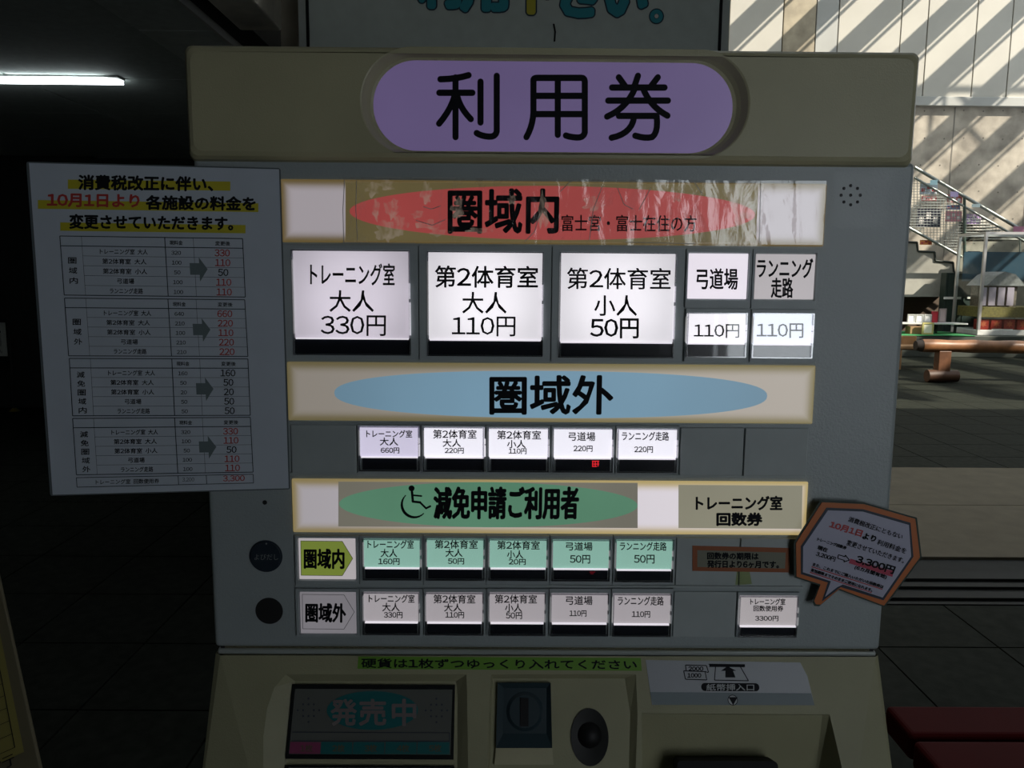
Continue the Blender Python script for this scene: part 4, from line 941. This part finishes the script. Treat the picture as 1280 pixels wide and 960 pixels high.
for k in range(28):
    y = 226+k*3.4; xr = 1143+(y-222)/.58; xl_ = 1122 if y < 276 else 1143+(y-288)/.56
    if xr > xl_: net.tube(rp(xl_, y), rp(min(xr, 1202 if y > 292 else 1280), y), .006, 4, caps=False)
tag(net.build('wire_netting', M_steel, rail), kind='stuff')
posters = [((1150, 229, 1172, 243), (.75, .85, .95), 'pale blue paper poster tied highest on the stair netting'), ((1152, 245, 1171, 251), (.8, .25, .25), 'narrow red and white paper strip on the stair netting'),
           ((1184, 243, 1203, 254), (.8, .3, .3), 'red poster just left of the green railing post'), ((1183, 256, 1200, 262), (.2, .3, .6), 'blue banner strip left of the green railing post'), ((1182, 264, 1202, 277), (.75, .32, .38), 'pink poster low beside the green railing post'),
           ((1146, 261, 1176, 284), (.06, .06, .09), 'black poster low on the stair netting by the machine'), ((1208, 268, 1226, 280), (.5, .35, .65), 'purple poster right of the green railing post'), ((1150, 300, 1165, 306), (.85, .3, .1), 'small orange card above the stair edge')]
PRz = vplane(YR+.05)
for px, c, lb in posters:
    R = PRz.rect(*px); z0, z1 = R[1], R[3]
    o = empty('stair_poster', ((R[0]+R[2])/2, YR+.05, z0), lb, 'poster', 'posters tied to the stair netting')
    MB().pbox(PRz, R, -.01, 0).build('sheet', mat('poster_%d_%d' % (px[0], px[1]), (*c, 1), .6), o)
    i = MB()
    for k in range(3):
        a = R[0]+(R[2]-R[0])*(.08+.3*k); b = R[1]+(R[3]-R[1])*(.2+.25*(k % 2)); i.quad(PRz, [(a, b), (a+(R[2]-R[0])*.2, b), (a+(R[2]-R[0])*.2, b+(R[3]-R[1])*.35), (a, b+(R[3]-R[1])*.35)], .004)
    i.build('printed_blocks', mat('poster_block_%d' % (px[0] % 3), [(.85, .8, .78, 1), (.6, .1, .12, 1), (.85, .85, .9, 1)][px[0] % 3], .6), o)
# wall-side banners leaning on top rail
for px, c, lb in (((1163, 225, 1172, 231), (.55, .85, .92), 'small light blue card on the top handrail'), ((1188, 239.5, 1198, 246), (.10, .09, .2), 'small dark blue card on the top handrail'), ((1215, 255, 1225, 259), (.7, .85, .85), 'small white card between the two upper handrails'), ((1267, 283, 1280, 290), (.45, .2, .3), 'small pink card on the handrail at the right edge')):
    R = vplane(YR-.05).rect(*px); o = MB().pbox(vplane(YR-.05), R, -.012, 0).build('railing_card', mat('rcard_%d' % px[0], (*c, 1), .6)); tag(o, lb, 'card', 'cards on the handrail')

# low display platform, shelf and goods
YD = 14.6
zt = at(1180, 420, YD).z
xL, xR = at(1095, 420, YD).x, at(1300, 420, YD).x
MB_ = MB().box(xL, YD, 0, xR, YD+1.4, zt, .01); plat = tag(MB_.build('display_platform', mat('platform_dark', (.05, .06, .05, 1), .7)), 'low dark display platform below the stairs', 'platform')
tag(MB().box(xL, YD-.01, zt+.001, at(1219, 420, YD).x, YD+1.2, zt+.012).build('green_cloth', mat('green_felt', (.03, .22, .07, 1), .9)), 'green cloth spread over the low display platform', 'cloth')
zsh = at(1170, 403.5, YD+.5).z; xs0, xs1 = at(1100, 403, YD+.5).x, at(1205, 403, YD+.5).x
shelf = empty('display_shelf', ((xs0+xs1)/2, YD+.6, zt+.012), 'white topped low shelf on the green cloth holding small frames', 'shelf')
MB().box(xs0, YD+.35, zsh-.025, xs1, YD+.75, zsh, .003).build('shelf_board', M_white, shelf)
for x in (xs0+.1, (xs0+xs1)/2+.35, xs1-.1): MB().box(x-.02, YD+.6, zt+.012, x+.02, YD+.64, zsh-.025).build('leg', M_black, shelf)
def stander(px, Y, zbase, name, c, lb, cat, grp=None, fc=(.75, .75, .75)):
    P = vplane(Y); R = P.rect(*px); h = R[3]-R[1]; R = (R[0], zbase+.001, R[2], zbase+h)
    o = empty(name, ((R[0]+R[2])/2, Y, zbase+.001), lb, cat, grp); e = (R[2]-R[0])*.14
    MB().frame(P, R, (R[0]+e, R[1]+e, R[2]-e, R[3]-e), -.03, .0).build('frame', mat('fr_%s' % lb[:14], (*fc, 1), .5), o)
    MB().pbox(P, (R[0]+e*.9, R[1]+e*.9, R[2]-e*.9, R[3]-e*.9), -.025, -.01).build('picture', mat('pc_%s' % lb[:14], (*c, 1), .4), o)
    return o
for k, wd in enumerate(('leftmost', 'middle', 'rightmost')):
    stander((1135+k*10.2, 391, 1144.5+k*10.2, 401.5), YD+.5, zsh, 'photo_frame', (.95, .95, .93), wd+' of three small white framed cards on the display shelf', 'frame', 'white framed cards on the shelf', (.45, .47, .45))
stander((1165, 387, 1172.5, 401), YD+.55, zsh, 'red_folder', (.6, .05, .07), 'red folder standing beside the framed cards', 'folder', None, (.45, .03, .05))
stander((1174.5, 384, 1183, 401.5), YD+.6, zsh, 'card_stand', (.5, .42, .42), 'pinkish grey card standing right of the red folder', 'card', None, (.35, .3, .3))
stander((1153, 405, 1167, 420), YD+.2, zt+.012, 'certificate_frame', (.9, .9, .75), 'yellow bordered certificate standing on the green cloth', 'frame', None, (.55, .5, .2))
bxx = at(1144, 414, YD+.4); tag(MB().box(bxx.x-.15, YD+.3, zt+.013, bxx.x+.14, YD+.5, zt+.16, .004).build('cardboard_box', mat('cardboard', (.3, .19, .09, 1), .8)), 'small brown box on the green cloth under the shelf', 'box')
# dark cabinet beside the stairs
P = vplane(16.02); R = P.rect(1181, 341, 1226, 403)
cab = empty('dark_cabinet', ((R[0]+R[2])/2, YS, 0), 'dark green cabinet between the stairs and the showcase', 'cabinet')
MB().pbox(P, (R[0], 0, R[2], R[3]), -.22, 0, .01).build('body', mat('cabinet_green', (.018, .035, .03, 1), .5), cab)
MB().pbox(P, (R[0]+.06, .3, R[0]+.36, R[3]-.06), 0, .015, .004).build('door', mat('cabinet_green2', (.025, .045, .038, 1), .5), cab)
MB().pbox(P, (R[0]+.38, .3, R[2]-.06, R[3]-.06), 0, .015, .004).build('door', mat('cabinet_green2', (.02,)*3), cab)
for px in ((1179, 371, 1200, 374), (1208, 371, 1222, 373.5)):
    Rr = P.rect(*px); MB().pbox(P, Rr, .015, .04).build('white_label', mat('label_white', (.85, .85, .82, 1), .5), cab)
# glass showcase
YG = 14.9; P = vplane(YG); R = P.rect(1222, 293, 1322, 424); zb0 = zt
gc = empty('glass_showcase', ((R[0]+R[2])/2, YG+.4, zt), 'tall glass showcase with aluminium posts holding a model building', 'showcase')
gx0 = P.px(1221, 424)[0]; gx1 = gx0+1.6; gt_ = P.px(1250, 293)[1]
for x in (gx0, gx1-.05): 
    for y in (YG, YG+.9): MB().box(x, y, zt+.1, x+.05, y+.05, gt_).build('post', M_alu, gc)
for z0 in (zt+.001,): MB().box(gx0, YG, z0, gx1, YG+.95, z0+.10, .005).build('base', M_white, gc)
MB().frame(Plane((0, 0, gt_), (1, 0, 0), (0, 1, 0)), (gx0, YG, gx1, YG+.95), (gx0+.05, YG+.05, gx1-.05, YG+.9), 0, .05).build('top_frame', M_alu, gc)
M_gl = film('showcase_glass', tint=(.9, .94, .93, 1), gloss=.07, rough=.02)
MB().box(gx0+.05, YG+.02, zt+.1, gx1-.05, YG+.026, gt_).build('glass_pane', M_gl, gc)
MB().box(gx0+.02, YG+.05, zt+.1, gx0+.026, YG+.9, gt_).build('glass_pane', M_gl, gc)
MB().box(gx0+.1, YG+.86, P.px(1250, 352)[1], gx1-.1, YG+.88, P.px(1250, 313)[1]).build('back_panel', mat('blue_panel', (.012, .055, .095, 1), .5), gc)
zsf = P.px(1250, 384)[1]
MB().box(gx0+.05, YG+.05, zsf-.2, gx1-.05, YG+.85, zsf, .004).build('model_plinth', mat('gold_cloth', (.24, .185, .06, 1), .6, var=.3, scale=25), gc)
hm = empty('model_building', (gx0+.75, YG+.4, zsf+.001), 'grey roofed model building inside the glass showcase', 'model')
mx0, mx1 = P.px(1237, 350)[0], P.px(1280, 350)[0]; ze = P.px(1250, 356)[1]; zr = P.px(1250, 344)[1]
MB().box(mx0+.06, YG+.15, zsf+.001, mx1-.02, YG+.7, ze).build('walls', mat('model_wall', (.22, .17, .14, 1), .7, var=.4, scale=30), hm)
rf = MB(); rf.prism(Plane((0, YG+.08, 0), (1, 0, 0), (0, 0, 1)), [(mx0, ze-.02), (mx1+.1, ze-.02), (mx1-.12, zr+.02), ((mx0+mx1)/2, zr+.07), (mx0+.2, zr)], -.7, 0); rf.build('roof', mat('model_roof', (.33, .31, .32, 1), .7, var=.2, scale=20), hm)
for k in range(4):
    a = P.px(1229+k*11.5, 366)[0]; MB().box(a, YG+.1, zsf+.03, a+.13, YG+.12, ze-.05).build('window', mat('model_window', (.62, .5, .62, 1), .4), hm)
zr0 = zt+.165
for k, od in enumerate(('leftmost', 'second', 'third', 'fourth', 'fifth', 'sixth')):
    a = P.px(1226+k*16.5, 408)[0]
    o = empty('red_ornament', (a+.1, YG+.15, zr0-.06), od+' of the small red patterned boxes, counted from the left, in the showcase bottom row', 'box', 'red boxes along the showcase bottom')
    MB().box(a, YG+.1, zr0-.062, a+.215, YG+.25, zr0+.14, .005).build('case', mat('red_lacquer', (.35, .03, .02, 1), .4), o)
    c0 = (a+.107, zr0+.05); PO = Plane((0, YG+.099, 0), (1, 0, 0), (0, 0, 1))
    MB().quad(PO, [(c0[0]+(.075 if i % 2 == 0 else .035)*math.cos(i*math.pi/6+.5), c0[1]+(.075 if i % 2 == 0 else .035)*math.sin(i*math.pi/6+.5)) for i in range(12)], .001).build('motif', mat('motif_gold', (.55, .12, .05, 1), .5), o)
tag(MB().box(P.px(1242, 415)[0], YG+.055, zt+.102, P.px(1268, 415)[0], YG+.07, P.px(1250, 411.5)[1]).build('caption_card', mat('card_w', (.85, .84, .8, 1), .6)), 'white caption card at the foot of the glass showcase', 'card')
# green leaflet board left of the showcase
P9 = vplane(16.12); R = P9.rect(1209, 314, 1224, 340.2)
lf = empty('leaflet_board', ((R[0]+R[2])/2, 16.12, R[1]), 'small black framed board with green and pink leaflets above the dark cabinet', 'board')
YL_ = YG+.8
MB().frame(P9, R, (R[0]+.02, R[1]+.02, R[2]-.02, R[3]-.02), -.02, .01).build('frame', M_black, lf)
MB().pbox(P9, (R[0]+.02, R[1]+.15, R[2]-.02, R[3]-.02), -.015, 0).build('leaflet', mat('leaf_green', (.2, .42, .1, 1), .6), lf)
MB().pbox(P9, (R[0]+.02, R[1]+.02, R[2]-.02, R[1]+.15), -.015, 0).build('leaflet', mat('leaf_pink', (.75, .4, .5, 1), .6), lf)

# log bench
YB = 10.85
P = vplane(YB); cL = P.px(1152, 432); 
log = empty('log_bench', (cL[0]+1, YB, 0), 'varnished log bench on chunky wooden feet in the sun', 'bench')
M_log = mat('log_wood', (.25, .115, .05, 1), .4, var=.35, scale=5)
def logm(p, q, r, seg=20, rings=24):
    p = Vector(p); q = Vector(q); d = (q-p).normalized(); a = d.orthogonal().normalized(); b = d.cross(a); mb = MB(); vs = []
    for i in range(rings+1):
        c = p.lerp(q, i/rings); k = 1+.05*math.sin(i*1.3)+random.uniform(-.02, .02)
        vs += [c+r*k*(math.cos(2*math.pi*j/seg)*a+math.sin(2*math.pi*j/seg)*b) for j in range(seg)]
    mb.add(vs, [(i*seg+j, i*seg+(j+1) % seg, (i+1)*seg+(j+1) % seg, (i+1)*seg+j) for i in range(rings) for j in range(seg)], True)
    return mb, vs
mb, vs = logm((cL[0], YB, cL[1]), (cL[0]+3.0, YB-.05, cL[1]-.02), .092); mb.build('log_seat', M_log, log)
MB().tube((cL[0]-.09, YB, cL[1]), (cL[0]+.01, YB, cL[1]), .07, 16, .09).build('log_end', mat('log_end_dark', (.04, .03, .025, 1), .7), log)
for x in (P.px(1178, 450)[0], P.px(1178, 450)[0]+1.9):
    MB().box(x-.09, YB-.07, .1, x+.09, YB+.07, cL[1]-.07, .01).build('leg', mat('log_leg', (.13, .055, .025, 1), .5, var=.3, scale=8), log)
    mb, vs = logm((x-.22, YB-.02, .095), (x+.22, YB-.02, .095), .092, 16, 4); k = len(mb.v)
    mb.add([vs[j] for j in range(16)], [tuple(reversed(range(16)))]); mb.add([vs[-16+j] for j in range(16)], [tuple(range(16))]); mb.build('foot', mat('log_foot', (.08, .038, .02, 1), .5, var=.3, scale=6), log)
# plank bench behind it
Yq = 12.6; P = vplane(Yq); a = P.px(1085, 430)[0]; b = P.px(1214, 437)[0]; z = P.px(1150, 431.5)[1]
pk = empty('plank_bench', ((a+b)/2, Yq, 0), 'plain brown plank bench partly hidden behind the machine and the log', 'bench')
MB().box(a, Yq-.18, z-.05, b, Yq+.2, z, .006).build('seat', mat('plank_wood', (.36, .21, .10, 1), .5, var=.2, scale=6), pk)
MB().box(a, Yq+.2, z-.1, P.px(1153, 430)[0], Yq+.24, z+.14, .006).build('backrest', mat('plank_wood', (.3,)*3), pk)
for x in (a+.3, P.px(1119, 440)[0]+.0): MB().box(x-.04, Yq-.15, 0, x+.04, Yq+.15, z-.05).build('leg', mat('plank_wood', (.3,)*3), pk)
